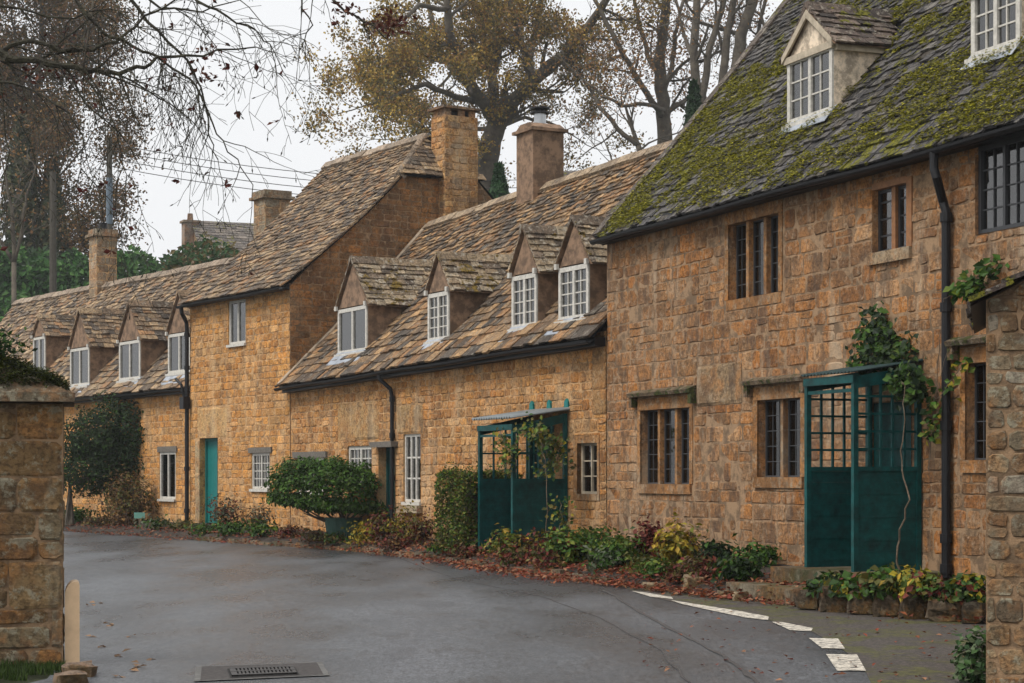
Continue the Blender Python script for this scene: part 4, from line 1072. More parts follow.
# clipped hedge block by mid porch
hu0 = TM.px(438, 500, 1.2)[0]; hu1 = TM.px(479, 500, 1.0)[0] - .08; zt = TM.px(465, 474, .9)[1]; b0 = TM.pos((hu0 + hu1) / 2, .2, .75)
mb = MB()
for _ in range(9000):
    fce = R(); u = U_(hu0, hu1); o = U_(.15, 1.25); z = U_(.2, zt)
    if fce < .3: o = 1.25 - U_(0, .08)
    elif fce < .6: u = hu1 - U_(0, .08)
    elif fce < .8: z = zt - U_(0, .07)
    elif fce < .87: u = hu0 + U_(0, .08)
    nz = .09 * noise.noise(V((u * 3, o * 3, z * 3))); mb.leaf(TM.pos(u + nz, z + nz, o + nz), .06 * U_(.6, 1.4), jitc(random.choice(OLIVE + LIME[:2] + GREEN[:2])), None, .6)
tr = MB(); tr.box(TM.pos, hu0 + .15, hu1 - .15, .15, zt - .15, .3, 1.1, (.02, .03, .01))  # dark solid core, no real stem: paints the shade inside the hedge
rt = thing('box_hedge', b0, 'square-cut yellow-green hedge against the teal porch of the low cottage', 'hedge')
for _ in range(60):
    u = U_(hu0, hu1); o = U_(.3, 1.25); z = zt
    for k in range(6): mb.leaf(TM.pos(u + U_(-.03, .03), z + .04 * k * R(), o), .06, jitc(random.choice(LIME + OLIVE)), None, .5)
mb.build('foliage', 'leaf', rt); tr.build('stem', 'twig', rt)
# small green sign
p = px2bed(141, .35); sg = thing('garden_sign', p, 'small pale green sign on a short stake in the far flower bed', 'sign')
mb = MB(); mb.box(lambda a, b, o: p + V((a, o, b)), -.13, .13, .22, .36, -.01, .01, jit=.004); mb.build('board', 'signgreen' if 'signgreen' in M else plain('pale_green_sign', (.12, .30, .24), .5), sg)
mb = MB(); mb.box(lambda a, b, o: p + V((a, o, b)), -.02, .02, 0, .22, -.01, .01); mb.build('stake', 'stem', sg)

# bed plants:  x, t across bed, width px, height px, palette, leaf size, words
PL = [
 (76, .5, 26, 20, GREEN, .10, 'low green plant where the bed meets the mossy gatepost edge'),
 (100, .3, 26, 12, OLIVE + BROWN, .09, 'low olive ground plant in front of the rusty brown shrub'),
 (122, .35, 22, 14, BROWN, .08, 'withered brown plant near the small green sign'),
 (158, .35, 26, 13, GREEN + GREY, .09, 'low green plant just past the small green sign'),
 (180, .35, 24, 12, OLIVE, .09, 'low olive plant before the black downpipe of the tall cottage'),
 (203, .3, 26, 13, GREEN + LIME[:1], .09, 'low leafy plant in front of the bright teal door'),
 (226, .6, 30, 38, BROWN + GREY + RED[:2], .08, 'wispy dried hydrangea beside the bright teal door'),
 (236, .3, 30, 15, GREEN, .10, 'spreading green plant in front of the dried hydrangea'),
 (262, .55, 24, 34, BROWN + GREY, .07, 'thin dried flower stems under the small paned window'),
 (262, .25, 28, 14, GREEN + LIME[:1], .10, 'low green plant in front of the thin dried flower stems'),
 (288, .35, 24, 14, RED + BROWN, .08, 'low reddish ground plant between dried stems and green tub'),
 (312, .3, 24, 12, OLIVE + BROWN, .08, 'low olive plant just before the green tub'),
 (364, .25, 24, 24, YEL, .09, 'bright yellow leafy plant right beside the green tub'),
 (381, .5, 26, 36, RED + OLIVE, .08, 'reddish shrub at the foot of the dark teal door'),
 (402, .45, 34, 36, YEL + OLIVE + RED[:1], .08, 'yellowing shrub beneath the tall white window'),
 (425, .5, 28, 34, OLIVE + RED + BROWN, .07, 'twiggy red-brown shrub touching the square-cut hedge'),
 (398, .2, 30, 14, RED + BROWN, .08, 'low red-leaved plant in front of the yellowing shrub'),
 (440, .2, 26, 12, GREEN + BROWN, .08, 'low green plant at the foot of the square-cut hedge'),
 (512, .35, 32, 30, LIME + YEL[2:] + RED[:1], .10, 'lime green leafy plant in front of the low porch'),
 (540, .35, 36, 30, OLIVE + RED + YEL[:1], .09, 'mixed olive and red plant under the near porch panel'),
 (566, .3, 34, 34, LIME + GREEN + RED[:1], .10, 'bushy lime plant by the near corner of the low porch'),
 (590, .45, 30, 36, GREEN + LIME, .09, 'upright green plant under the orange-framed window'),
 (606, .25, 32, 24, GREEN + GREY, .09, 'grey-green low plant where the two houses meet'),
 (628, .4, 30, 30, LIME + GREEN, .09, 'pale green plant below the hooded three-light window'),
 (646, .25, 26, 22, OLIVE + YEL[2:3], .08, 'small olive plant in front of the golden yellow spray'),
 (652, .6, 24, 46, RED, .09, 'tall dark red plant against the stone wall'),
 (678, .5, 28, 48, YEL, .09, 'golden yellow upright plant against the stone wall'),
 (662, .2, 26, 20, GREEN + LIME, .08, 'low green plant among the red fallen leaves'),
 (700, .35, 30, 20, OLIVE + BROWN + RED, .08, 'low brownish plant past the golden yellow plant'),
 (734, .3, 36, 30, DGREEN + GREEN, .09, 'dark glossy green plant before the stone steps'),
 (716, .7, 26, 30, DGREEN + GREEN[:1], .11, 'spiky dark green plant against the wall'),
 (760, .8, 30, 22, GREEN, .09, 'low green plant beneath the hooded two-light window'),
 (498, .6, 26, 22, GREEN + OLIVE, .08, 'small green plant between the hedge and the low porch'),
 (524, .15, 34, 18, RED + LIME[:1] + OLIVE, .08, 'low reddish plant at the lane edge before the low porch'),
 (553, .12, 30, 18, OLIVE + RED, .08, 'low olive plant at the lane edge by the near porch corner'),
 (577, .55, 30, 30, GREEN + LIME[:1], .09, 'leafy green plant against the wall beside the low porch'),
 (612, .6, 32, 28, GREEN + LIME, .09, 'leafy green plant close to the wall where the houses join'),
 (640, .65, 30, 26, OLIVE + RED, .08, 'olive and red plant close beneath the hooded three-light window'),
 (682, .2, 30, 18, OLIVE + RED + BROWN, .07, 'low withered plant amid the thickest red leaves'),
 (716, .3, 26, 18, RED + OLIVE, .07, 'small red plant beside the dark glossy plant'),
 (745, .55, 26, 20, OLIVE + BROWN, .08, 'small olive plant at the foot of the stone steps'),
 (470, .15, 30, 14, RED + OLIVE + BROWN, .08, 'low russet plant in front of the square-cut hedge'),
 (340, .15, 30, 12, GREEN + OLIVE, .08, 'low green plant in front of the green tub'),
 (696, .75, 14, 40, OLIVE + RED[:1], .06, 'slender seed-headed stem leaning on the wall'),
]
for i, (x, t, wp, hp, pal, ls, lab) in enumerate(PL):
    p = px2bed(x, t); D = p.y; rx = wp / 2 / F * D * 1.3; rz = hp / 2 / F * D * .95
    clump('bed_plant', lab, 'plant', V((p.x, p.y, p.z + rz * .9)), (rx, rx * .8, rz), int(120 + wp * hp * .6), ls, pal, lump=.75, shell=.1, stems=9, base=p, seed=i * 7.3)
# forecourt planting on the stone edging
sb = px2bed(900, .3)
PR = [(830, 575, 26, 22, GREEN + DGREEN, .15, 'broad-leaved green plant by the near side of the stone steps'),
      (858, 577, 34, 26, GREEN + LIME[2:], .16, 'large-leaved green plant in front of the teal trellis porch'),
      (886, 573, 36, 30, GREEN, .16, 'dense green foliage plant below the trellis porch panel'),
      (915, 572, 34, 26, YEL + LIME, .13, 'yellow-green plant at the foot of the black downpipe'),
      (938, 580, 30, 22, RED + GREEN, .11, 'reddish green plant just past the black downpipe'),
      (968, 578, 32, 26, GREEN + LIME[2:], .13, 'green plant tucked against the near outbuilding wall')]
edge_line = lambda x: G(x, 612 + (x - 820) * .085)
for i, (x, y, wp, hp, pal, ls, lab) in enumerate(PR):
    q = edge_line(x); D = q.y + .22; c = at(x, y + 12, D); rx = wp / 2 / F * D * 1.35; rz = hp / 2 / F * D * 1.15
    clump('border_plant', lab, 'plant', c, (rx, .34, rz * .9), 620, ls * .62, pal + (YEL[:1] + RED[2:3] if i % 2 else OLIVE[:2]), lump=.4, shell=.25, stems=6, base=V((c.x, c.y, .22)), asp=.8, seed=i + 50)
# edging boulders
def boulder(c, r, col, mbn=None, ax=0):
    mb = MB(); n, m_ = 10, 6; i0 = 0; s0 = R() * 50
    for j in range(m_ + 1):
        ph = math.pi * j / m_
        for i in range(n):
            th = 2 * math.pi * i / n; d = V((math.sin(ph) * math.cos(th), math.sin(ph) * math.sin(th), math.cos(ph)))
            q = V([math.copysign(abs(x) ** .38, x) for x in d]); k = .92 + .5 * noise.noise(d * 1.8 + V((s0, 0, 0)))
            loc_ = V((q.x * r[0], q.y * r[1], q.z * r[2])) * k; loc_.rotate(Matrix.Rotation(ax, 3, 'Z')); mb.v.append(V(c) + loc_)
    for j in range(m_):
        for i in range(n):
            a = j * n + i; b = j * n + (i + 1) % n; mb.f.append((a, a + n, b + n, b)); mb.c.append(col); mb.m.append(0)
    return mb
M['rock'] = stone_mat('mossy_edging_stone', stain=(.035, .045, .015), stain_amt=.8, lich=.2)
bl = [(812, 18, 'small mossy edging stone next to the stone steps'), (838, 22, 'low dark edging stone below the broad-leaved plants'), (866, 22, 'upright block of stone edging under the trellis porch'), (893, 17, 'narrow edging stone second from the squarish block'), (918, 17, 'pointed edging stone in line with the black downpipe'), (951, 24, 'largest squarish edging stone of the row'), (977, 14, 'edging stone half tucked against the outbuilding')]
for x, hwp, lab in bl:
    p = edge_line(x); D = p.y; r = (hwp / F * D * U_(.8, 1.0), .14, U_(.10, .17))
    mb = boulder(V((p.x, p.y + .16, .13)), r, jitc((.085, .062, .04), .35), ax=-.25 + U_(-.25, .25)); o = mb.build('edging_stone', 'rock', loc=V((p.x, p.y + .16, 0))); tag(o, lab, 'stone')
for x, t, hwp, lab in ((701, .12, 13, 'rounded brown stone at the end of the leaf litter'), (718, .1, 8, 'small pale stone beside the dark glossy plant'), (655, .1, 14, 'flat dark stone half buried in red leaves'), (735, .08, 9, 'pale cobble just before the stone steps')):
    p = px2bed(x, t); r = (hwp / F * p.y, .14, .11); mb = boulder(p, r, jitc((.25, .19, .12))); tag(mb.build('verge_stone', 'rock', loc=p), lab, 'stone')
# kerb stones low along mid bed
i = 0; KU = []
acc = 0
kb = MB()
for a in range(0, len(FE) - 1):
    x = CX + F * FE[a].x / FE[a].y
    if 190 < x < 600 and R() < .9:
        p, q = FE[a], FE[a + 1]; d = (q - p).normalized(); n = V((-d.y, d.x, 0)); n = n if n.dot(TM.N) < 0 else -n
        h = U_(.07, .12); P = []
        for zz in (-.02, h): P += [p + d * .01 + n * 0 + Z * zz, q - d * .01 + Z * zz, q - d * .01 + n * .14 + Z * zz, p + d * .01 + n * .14 + Z * zz]
        kb.solid([x_ + V((U_(-.012, .012), U_(-.012, .012), U_(-.012, .012))) for x_ in P], jitc((.16, .12, .08)))
tag(kb.build('kerb', 'rock', loc=(0, 0, 0)), kind='structure')
# stone steps to porch
f = TR; a = f.px(752, 590, 1.35)[0]; b = f.px(850, 590, 1.0)[0]
st_ = thing('stone_steps', f.pos(a, 0, 1.3), 'low mossy stone steps leading up to the teal trellis porch', 'steps')
mb = MB(); mb.box(f.pos, a + .1, b + .5, 0, .37, .0, 1.15, (.12, .085, .05), jit=.012); mb.build('upper_step', 'rock', st_)
mb = MB(); mb.box(f.pos, a, b, 0, .20, 1.155, 1.7, (.13, .095, .06), jit=.012); mb.build('lower_step', 'rock', st_)

# leaf litter
mb = MB(); LIT = ((.26, .055, .025), (.18, .035, .02), (.32, .10, .04), (.12, .035, .02), (.34, .17, .09), (.20, .08, .04))
for _ in range(24000):
    i = random.randrange(len(grid) - 1); x = CX + F * grid[i][0].x / grid[i][0].y
    dens = .15 + .85 * math.exp(-((x - 620) / 160) ** 2)
    if R() > dens: continue
    t = random.gauss(.1, .2); t = max(t, -.04) if x > 600 else t; row = grid[i]; p, q = row[0], row[-1]
    pt = p.lerp(q, t) if t >= 0 else p.lerp(q, t * .8); 
    if t > 0: c = min(cols, t * cols); c0 = int(c); pt.z = row[c0].z + (row[min(cols, c0 + 1)].z - row[c0].z) * (c - c0)
    else: pt.z = .012
    pt.x += U_(-.2, .2); pt.y += U_(-.2, .2)
    mb.leaf(pt + Z * U_(.015, .05), U_(.05, .10), jitc(random.choice(LIT)), V((U_(-.6, .6), U_(-.6, .6), 1)), .6)
for _ in range(170):      # a thin scatter on the tarmac
    p = G(U_(640, 985), U_(600, 683)); mb.leaf(p + Z * .02, U_(.03, .07), jitc(random.choice(LIT)), V((U_(-.4, .4), U_(-.4, .4), 1)), .6)
for x, y in ((105, 624), (110, 626), (88, 637), (133, 637), (118, 657), (122, 655), (140, 665), (115, 678), (135, 668), (100, 648), (90, 606), (150, 660), (128, 672), (97, 604)):
    for k in range(2): mb.leaf(G(x + U_(-4, 4), y + U_(-1, 1)) + Z * .015, U_(.06, .10), jitc((.30, .18, .10)), V((U_(-.4, .4), U_(-.4, .4), 1)), .6)
tag(mb.build('fallen_leaves', 'leaf', loc=(0, 0, 0)), 'scatter of fallen red and brown leaves along the verge', 'leaves', kind='stuff')

# ivy / climbers
def climber(name, label, cat, paths, n, size, pal, spread, f=None, matn='stem', rad=.012, group=None):
    base = V(paths[0][0]); root = thing(name, base, label, cat, group); mb = MB(); sb = MB()
    tot = sum((b - a).length for p in paths for a, b in zip(p, p[1:]))
    for p in paths:
        P = []
        for a, b in zip(p, p[1:]):
            for k in range(4): P.append(a.lerp(b, k / 4) + V((U_(-.02, .02), U_(-.02, .02), U_(-.02, .02))))
        P.append(p[-1]); sb.tube(P, [rad * (1 - .6 * i / len(P)) for i in range(len(P))], 5)
    leafp = [p for p in paths if True]
    for _ in range(n):
        p = random.choice(leafp[1:] if len(leafp) > 1 else leafp); k = random.randrange(len(p) - 1); q = p[k].lerp(p[k + 1], R())
        q = q + V((random.gauss(0, spread), random.gauss(0, spread * .6), random.gauss(0, spread)))
        mb.leaf(q, size * U_(.6, 1.3), jitc(random.choice(pal)), V((U_(-1, .3), U_(-1.2, .2), U_(-.2, 1))), .75)
    sb.build('stem', matn, root); mb.build('foliage', 'leaf', root); return root
f = TR
q = lambda x, y, o=.1: (lambda r: f.pos(r[0], r[1], o))(f.px(x, y, o))
climber('climbing_plant', 'leafy climber with a pointed top growing above the teal trellis porch', 'climber',
        [[q(898, 572, .98), q(899, 540, .98), q(908, 500, .98), q(900, 460, .98), q(903, 420, .98), q(905, 385, .95)], [q(905, 385, .5), q(885, 365, .15), q(880, 340, .12), q(878, 310, .1)], [q(855, 372, .2), q(875, 362, .2), q(900, 368, .3), q(918, 385, .4)], [q(862, 358, .2), q(885, 350, .2), q(910, 355, .2)], [q(870, 335, .15), q(890, 340, .15)], [q(905, 380, .4), q(912, 385, .35), q(915, 395, .3)]],
        1300, .095, GREEN + DGREEN + LIME[2:], .085)
climber('wall_creeper', 'small green creeper sprig on the wall beside the upper downpipe', 'climber', [[q(936, 400, .1), q(938, 350, .1), q(945, 300, .12), q(956, 291, .12)], [q(956, 291, .12), q(970, 280, .12), q(985, 272, .12), q(996, 265, .12)], [q(960, 292, .12), q(975, 286, .12)]], 170, .10, GREEN + LIME[:1], .05, rad=.006)
climber('wall_creeper', 'sparse creeper trailing over the black downpipe near porch height', 'climber', [[q(930, 470, .15), q(928, 430, .15), q(935, 400, .2), q(948, 350, .2)], [q(926, 410, .2), q(940, 395, .2), q(955, 375, .15), q(965, 360, .1)], [q(928, 440, .2), q(935, 425, .2), q(925, 400, .2)]], 110, .09, GREEN + LIME[:1] + YEL[:1], .05, rad=.006)
f = TM
climber('climbing_rose', 'yellowing rose climber straggling through the low teal porch', 'climber',
        [[q(545, 548, 1.06), q(548, 500, 1.06), q(545, 460, 1.05), q(540, 440, 1.05)], [q(500, 432, 1.05), q(505, 445, 1.05), q(512, 455, 1.05), q(508, 470, 1.0)], [q(535, 430, .9), q(545, 445, .8), q(550, 465, .7), q(540, 475, .7)], [q(545, 440, .7), q(560, 450, .5), q(555, 470, .4)], [q(520, 430, 1.05), q(540, 432, .9), q(555, 440, .6)], [q(560, 500, .6), q(562, 520, .6), q(556, 540, .8)]],
        650, .085, LIME + OLIVE + YEL[:1] + GREEN, .09, rad=.008)

# =================================================================== GATEPOST at the near side (x 0-65) and cream board
th = math.atan(.224)
Rp = V((-3.40, 15.15, 0)); gu = V((math.cos(th), math.sin(th), 0)); gn = V((math.sin(th), -math.cos(th), 0))   # gu to the right along its face, gn towards camera
gpst = lambda a, b, o: Rp + gu * a + gn * o + Z * b
gate = thing('stone_gatepost', gpst(-.6, 0, 0), 'broad lichen-stained stone gatepost with a sloping moss-topped cap', 'gatepost')
mb = MB(); HG = 1.99; outl = [(-2.6, -.2), (0, -.2), (0, HG), (-2.6, HG)]
backing(mb, gpst, outl); 
random.seed(5)
stones(mb, gpst, outl, (), (.24, .40), (.24, .66), PAL_P, (.004, .02), .006)
sp = lambda a, b, o: gpst(o, b, -a)
stones(mb, sp, [(0, -.2), (.5, -.2), (.5, HG), (0, HG)], (), (.24, .38), (.26, .5), PAL_P, (.002, .01), .01)
mb.box(gpst, -2.6, -.001, -.2, HG, -.5, -.01, mi=1)
mb.build('wall', ['stone_lich', 'mortar_dark', 'dark'], gate)
mb = MB(); bs = [(-2.7, -.62), (.09, -.62), (.09, .12), (-2.7, .12)]
mb.box(gpst, -2.7, .09, HG + .002, HG + .075, -.62, .13, (.15, .12, .08), jit=.012)
P0 = [gpst(a, HG + .077, o) for a, o in ((-2.66, -.6), (.07, -.6), (.07, .11), (-2.66, .11))]; P1 = [gpst(a, HG + .40, o) for a, o in ((-2.3, -.3), (-.62, -.3), (-.62, -.22), (-2.3, -.22))]
mb.solid(P0 + P1, (.16, .13, .09)); mb.build('cap', 'stone_lich', gate)
mb = MB()
for _ in range(26000):
    a = U_(-1.6, .04); o = U_(-.5, .1); t = min((.07 - a) / .69, (.11 - o) / .33, (o + .6) / .3, 1); z = HG + .08 + .33 * max(0, t)
    nz = noise.noise(V((a * 4, o * 4, 2))) * .6 + noise.noise(V((a * 11, o * 11, 7))) * .4
    if nz < -.35 + (.5 if t < .15 else 0): continue
    mb.leaf(gpst(a, z + max(0, nz + .2) * .16 * R() + U_(0, .02), o), U_(.015, .035), jitc(random.choice(((.05, .065, .012), (.09, .10, .015), (.03, .04, .01), (.02, .025, .01)))), V((U_(-1, 1), U_(-1, 1), 1.2)), .5)
for _ in range(900):
    a = random.gauss(-.62, .13); mb.leaf(gpst(a, HG + .40 + abs(random.gauss(0, .07)), U_(-.35, -.05)), U_(.03, .06), jitc(random.choice(DGREEN + GREEN)), None, .5)
mb.build('moss', 'leaf', gate)
# cream rounded board
mb = MB(); ht = .66
prof = [(.0, 0), (.11, 0), (.11, ht - .05)] + [(.11 - .03 + .03 * math.cos(t), ht - .05 + .03 * math.sin(t)) for t in [math.pi / 2 * k / 4 for k in range(1, 5)]] + [(.075 - .075 * math.sin(t), ht - .13 + .11 * math.cos(t)) for t in [math.pi / 2 * k / 8 for k in range(1, 9)]]
bp = lambda a, b, o: gpst(o + .012, b, a)
mb.prism(lambda a, b, o: gpst(a + .012, b, o), prof, -.35, -.02, (.7, .5, .3)); o = mb.build('guard_board', 'creamboard', loc=gpst(.1, 0, 0)); tag(o, 'cream painted rounded board standing at the edge of the mossy gatepost', 'guard board')
# kerb stones at foot & grass
for (x, y, wpx, lab) in ((78, 676, 34, 'worn kerb stone lying at the foot of the cream board'), (70, 684, 20, 'dark kerb stone at the bottom of the gatepost grass')):
    p = G(x, y); mb = boulder(p + Z * .02, (.13, .17, .07), (.26, .19, .14), ax=.3); tag(mb.build('kerb_stone', 'rock', loc=p), lab, 'kerb stone')
mb = MB()
for _ in range(5200):
    a = U_(-1.6, .0); o = U_(.0, 1.0)
    if a > -.25 and o > .7: continue
    p = gpst(a, .0 + .04 * noise.noise(V((a * 3, o * 3, 0))), o); d = V((U_(-.4, .4), U_(-.4, .4), 1)); i = len(mb.v); h = U_(.03, .08); s = V((U_(-1, 1), U_(-1, 1), 0)).normalized() * .006
    c = jitc(random.choice(((.04, .075, .015), (.06, .10, .02), (.03, .05, .012)))); mb.poly([p - s, p + s, p + d * h], c)
tag(mb.build('grass', 'leaf', loc=(0, 0, 0)), 'rough grass and moss at the foot of the gatepost', 'grass', kind='stuff')

# =================================================================== OUTBUILDING at the near right
th = math.radians(-13.5)
Ro = at(986, 475, 13.6); Ro.z = 0
ou = V((math.cos(th), math.sin(th), 0)); on = V((math.sin(th), -math.cos(th), 0))
op = lambda a, b, o: Ro + ou * a + on * o + Z * b
ob = thing('stone_outbuilding', op(0, 0, 0), 'lichen-speckled rubble outbuilding corner with a thick sloping slate roof edge', 'outbuilding')
zl = EYE + (475 - 300) / F * 13.6; Wd = 2.2; sl = .42
outl = [(0, -.2), (Wd, -.2), (Wd, zl), (Wd / 2, zl + sl * Wd * 1.2 / 2), (0, zl)]
mb = MB(); backing(mb, op, outl); stones(mb, op, outl, (), (.09, .2), (.12, .32), ((.24, .18, .11), (.20, .15, .09), (.29, .21, .12), (.17, .125, .08), (.34, .29, .22), (.25, .14, .065)), (.002, .016), .007)
mb.poly([op(0, -.2, 0), op(0, zl, 0), op(0, zl, -2.5), op(0, -.2, -2.5)], (.3,) * 3, 1); mb.poly([op(Wd, -.2, 0), op(Wd, zl, 0), op(Wd, zl, -2.5), op(Wd, -.2, -2.5)], (.3,) * 3, 1)
mb.poly([op(a, b, -2.5) for a, b in outl], (.3,) * 3, 1)
mb.build('wall', ['stone_lich', 'mortar_dark', 'dark'], ob)
mb = MB(); run = Wd / 2 + .10; rise = sl * 1.2 * run; Ls = math.hypot(run, rise)
for s in (0, 1):
    nn = V((-rise, run)).normalized()
    def rp(u, v, o, s=s):
        t = v / Ls; a = -.10 + run * t + nn.x * o; a = a if s == 0 else Wd - a
        return op(a, zl - .05 + rise * t + nn.y * o, .10 - u)
    sheet(mb, rp, lambda v: (0, 2.7), Ls, 3, 1, 0); slates(mb, rp, lambda v: (-.02, 2.7), Ls, (), SL_D, .24, .2, (.25, .5), .035)
mb.build('roof', ['slate_dark', 'black'], ob)
for i, (x, y, w_, h_, lab) in enumerate(((975, 660, 40, 46, 'ivy clump at the base of the lichen-speckled outbuilding'),)):
    D = 13.9; c = at(x, y + 5, D); mb = None
    clump('ivy_clump', lab, 'ivy', V((c.x - .0, c.y, .16)), (.15, .2, .2), 420, .06, ((.04, .09, .03), (.06, .12, .035), (.03, .06, .02), (.12, .16, .08)), lump=.3, base=V((c.x, c.y, 0)), asp=.8)

# =================================================================== DRAIN
dp_ = [(196, 667), (322, 662.5), (330, 676), (194, 682)]
P = [G(x, y, .006) for x, y in dp_]; cen = sum(P, V((0, 0, 0))) / 4
dr = thing('road_drain', cen, 'concrete-edged road drain with a slotted iron grate', 'drain')
mb = MB(); Pi = [cen.lerp(p, .93) for p in P]; Pi = [P[k].lerp(P[(k + 2) % 4], .045) for k in range(4)]
for k in range(4): mb.poly([P[k] + Z * .006, P[(k + 1) % 4] + Z * .006, Pi[(k + 1) % 4] + Z * .006, Pi[k] + Z * .006], mi=0)
mb.poly([p + Z * .007 for p in Pi], mi=1); mb.build('collar', ['concrete', 'seam'], dr)
gx = [(229, 669.2), (293, 667.3), (297, 674.0), (232, 676.8)]; Q = [G(x, y, .016) for x, y in gx]
def bil(a, b): return Q[0].lerp(Q[1], a).lerp(Q[3].lerp(Q[2], a), b)
mb = MB(); mb.poly([bil(a, b) for a, b in ((-.03, -.08), (1.03, -.08), (1.03, 1.08), (-.03, 1.08))], mi=1)
gm = mb.build('grate_pit', ['grate', 'dark'], dr)
mb = MB(); n = 16
for k in range(n + 1):
    a0, a1 = (k + .0) / (n + 1), (k + .55) / (n + 1)
    if k in (0, n): a1 = a0 + 1 / (n + 1)
    mb.solid([bil(a, b) + Z * z for z in (.0015, .012) for a, b in ((a0, 0), (a1, 0), (a1, 1), (a0, 1))])
for (b0_, b1_) in ((0, .12), (.45, .55), (.88, 1)): mb.solid([bil(a, b) + Z * z for z in (.001, .0135) for a, b in ((0, b0_), (1, b0_), (1, b1_), (0, b1_))])
mb.build('grate', 'grate', dr)
# =================================================================== TREES
random.seed(23)
def gz(x, y): return tz(x, y)
def seglen(P): return sum((b - a).length for a, b in zip(P, P[1:]))
def grow(mb, p, d, L, r, depth, tips, up=.12, spread=.7, wander=.25, nchild=(2, 4), shrink=.68, sides=5, minr=.008):
    n = 4; P = [p]; Rr = [r]; q = p.copy(); d = d.normalized()
    for k in range(n):
        d = (d + V((random.gauss(0, wander), random.gauss(0, wander), random.gauss(0, wander) + up)) * .5).normalized()
        q = q + d * (L / n); P.append(q.copy()); Rr.append(max(minr, r * (1 - .5 * (k + 1) / n)))
    mb.tube(P, Rr, sides)
    if depth <= 0: tips.append((P[-1], d)); tips.append((P[2], d)); return
    for c in range(random.randint(*nchild)):
        k = random.randint(1, n); t = P[k]
        e = V((random.gauss(0, 1), random.gauss(0, 1), random.gauss(0, 1))); e = (e - d * e.dot(d)).normalized()
        grow(mb, t, d + e * spread * U_(.6, 1.3), L * shrink * U_(.7, 1.15), max(minr, Rr[k] * .62), depth - 1, tips, up, spread, wander, nchild, shrink, max(3, sides - 1), minr)
    tips.append((P[-1], d))
def limb_px(mb, pts, D, r0, r1, sides=7, jit=1.2):
    """main limb through picture points at distance D plus their own depth offsets"""
    P = [at(x, y, D + dz) for x, y, dz in pts]; Q = []
    for a, b in zip(P, P[1:]):
        for k in range(3): Q.append(a.lerp(b, k / 3) + V((U_(-1, 1), U_(-1, 1), U_(-1, 1))) * .04 * jit)
    Q.append(P[-1]); n = len(Q); Rr = [r0 + (r1 - r0) * k / (n - 1) for k in range(n)]; mb.tube(Q, Rr, sides); return Q, Rr
def foliate(mb, tips, n, size, pal, spread, keep=1.0, drop=0):
    for (p, d) in tips:
        if R() > keep: continue
        cc = random.choice(pal)
        for _ in range(n):
            q = p + V((random.gauss(0, spread), random.gauss(0, spread), random.gauss(0, spread * .8) - drop))
            mb.leaf(q, size * U_(.6, 1.35), jitc(cc if R() < .6 else random.choice(pal)), None, .7)
def tree(name, label, limbs, D, pal, leaf, nleaf, spread, keep, depth=3, sub=1.0, L0=2.6, group=None, trunk=None, up=.1, dens=1.0, drop=0, minr=.012):
    x, y, dz = limbs[0][0][0]; b = at(x, y, D + dz); base = V((b.x, b.y, gz(b.x, b.y) - .1)); root = thing(name, base, label, 'tree', group)
    mb = MB(); tips = []; r0 = limbs[0][1]
    mb.tube([base, base.lerp(b, .15), b], [r0 * 1.5, r0 * 1.15, r0], 9)
    tw = MB()
    for pts, ra, rb in limbs:
        Q, Rr = limb_px(mb, pts, D, ra, rb)
        L = seglen(Q); m_ = max(2, int(L / 1.0 * dens))
        for k in range(m_):
            i = random.randint(len(Q) // 4, len(Q) - 1); dd = (Q[i] - Q[i - 1]).normalized()
            e = V((random.gauss(0, 1), random.gauss(0, 1), random.gauss(0, 1) * .8)); e = (e - dd * e.dot(dd)).normalized()
            grow(tw, Q[i], dd * .5 + e, L0 * sub * U_(.5, 1.2), max(minr, Rr[i] * .45), depth - 1, tips, up, .8, .3, (2, 3), .7, 4, minr)
        grow(tw, Q[-1], (Q[-1] - Q[-2]).normalized(), L0 * sub, Rr[-1] * .8, depth - 1, tips, up, .8, .3, (2, 3), .7, 4, minr)
    mb.build('trunk', 'bark', root, smooth=True)
    nf0 = len(tw.f); foliate(tw, tips, nleaf, leaf, pal, spread, keep, drop); tw.m = [0] * nf0 + [1] * (len(tw.f) - nf0)
    tw.build('crown', ['bark', 'leaf'], root); lb = tw
    return root, len(tips), len(tw.f), len(lb.f)
OAK_OLD = ((.20, .115, .025), (.26, .16, .03), (.13, .10, .03), (.10, .09, .03), (.17, .085, .03), (.30, .20, .04), (.09, .075, .03))
info = []
OAK = ((0.368, 0.218, 0.046), (0.46, 0.299, 0.057), (0.253, 0.184, 0.046), (0.172, 0.149, 0.046), (0.31, 0.161, 0.052), (0.529, 0.356, 0.069), (0.138, 0.115, 0.04))
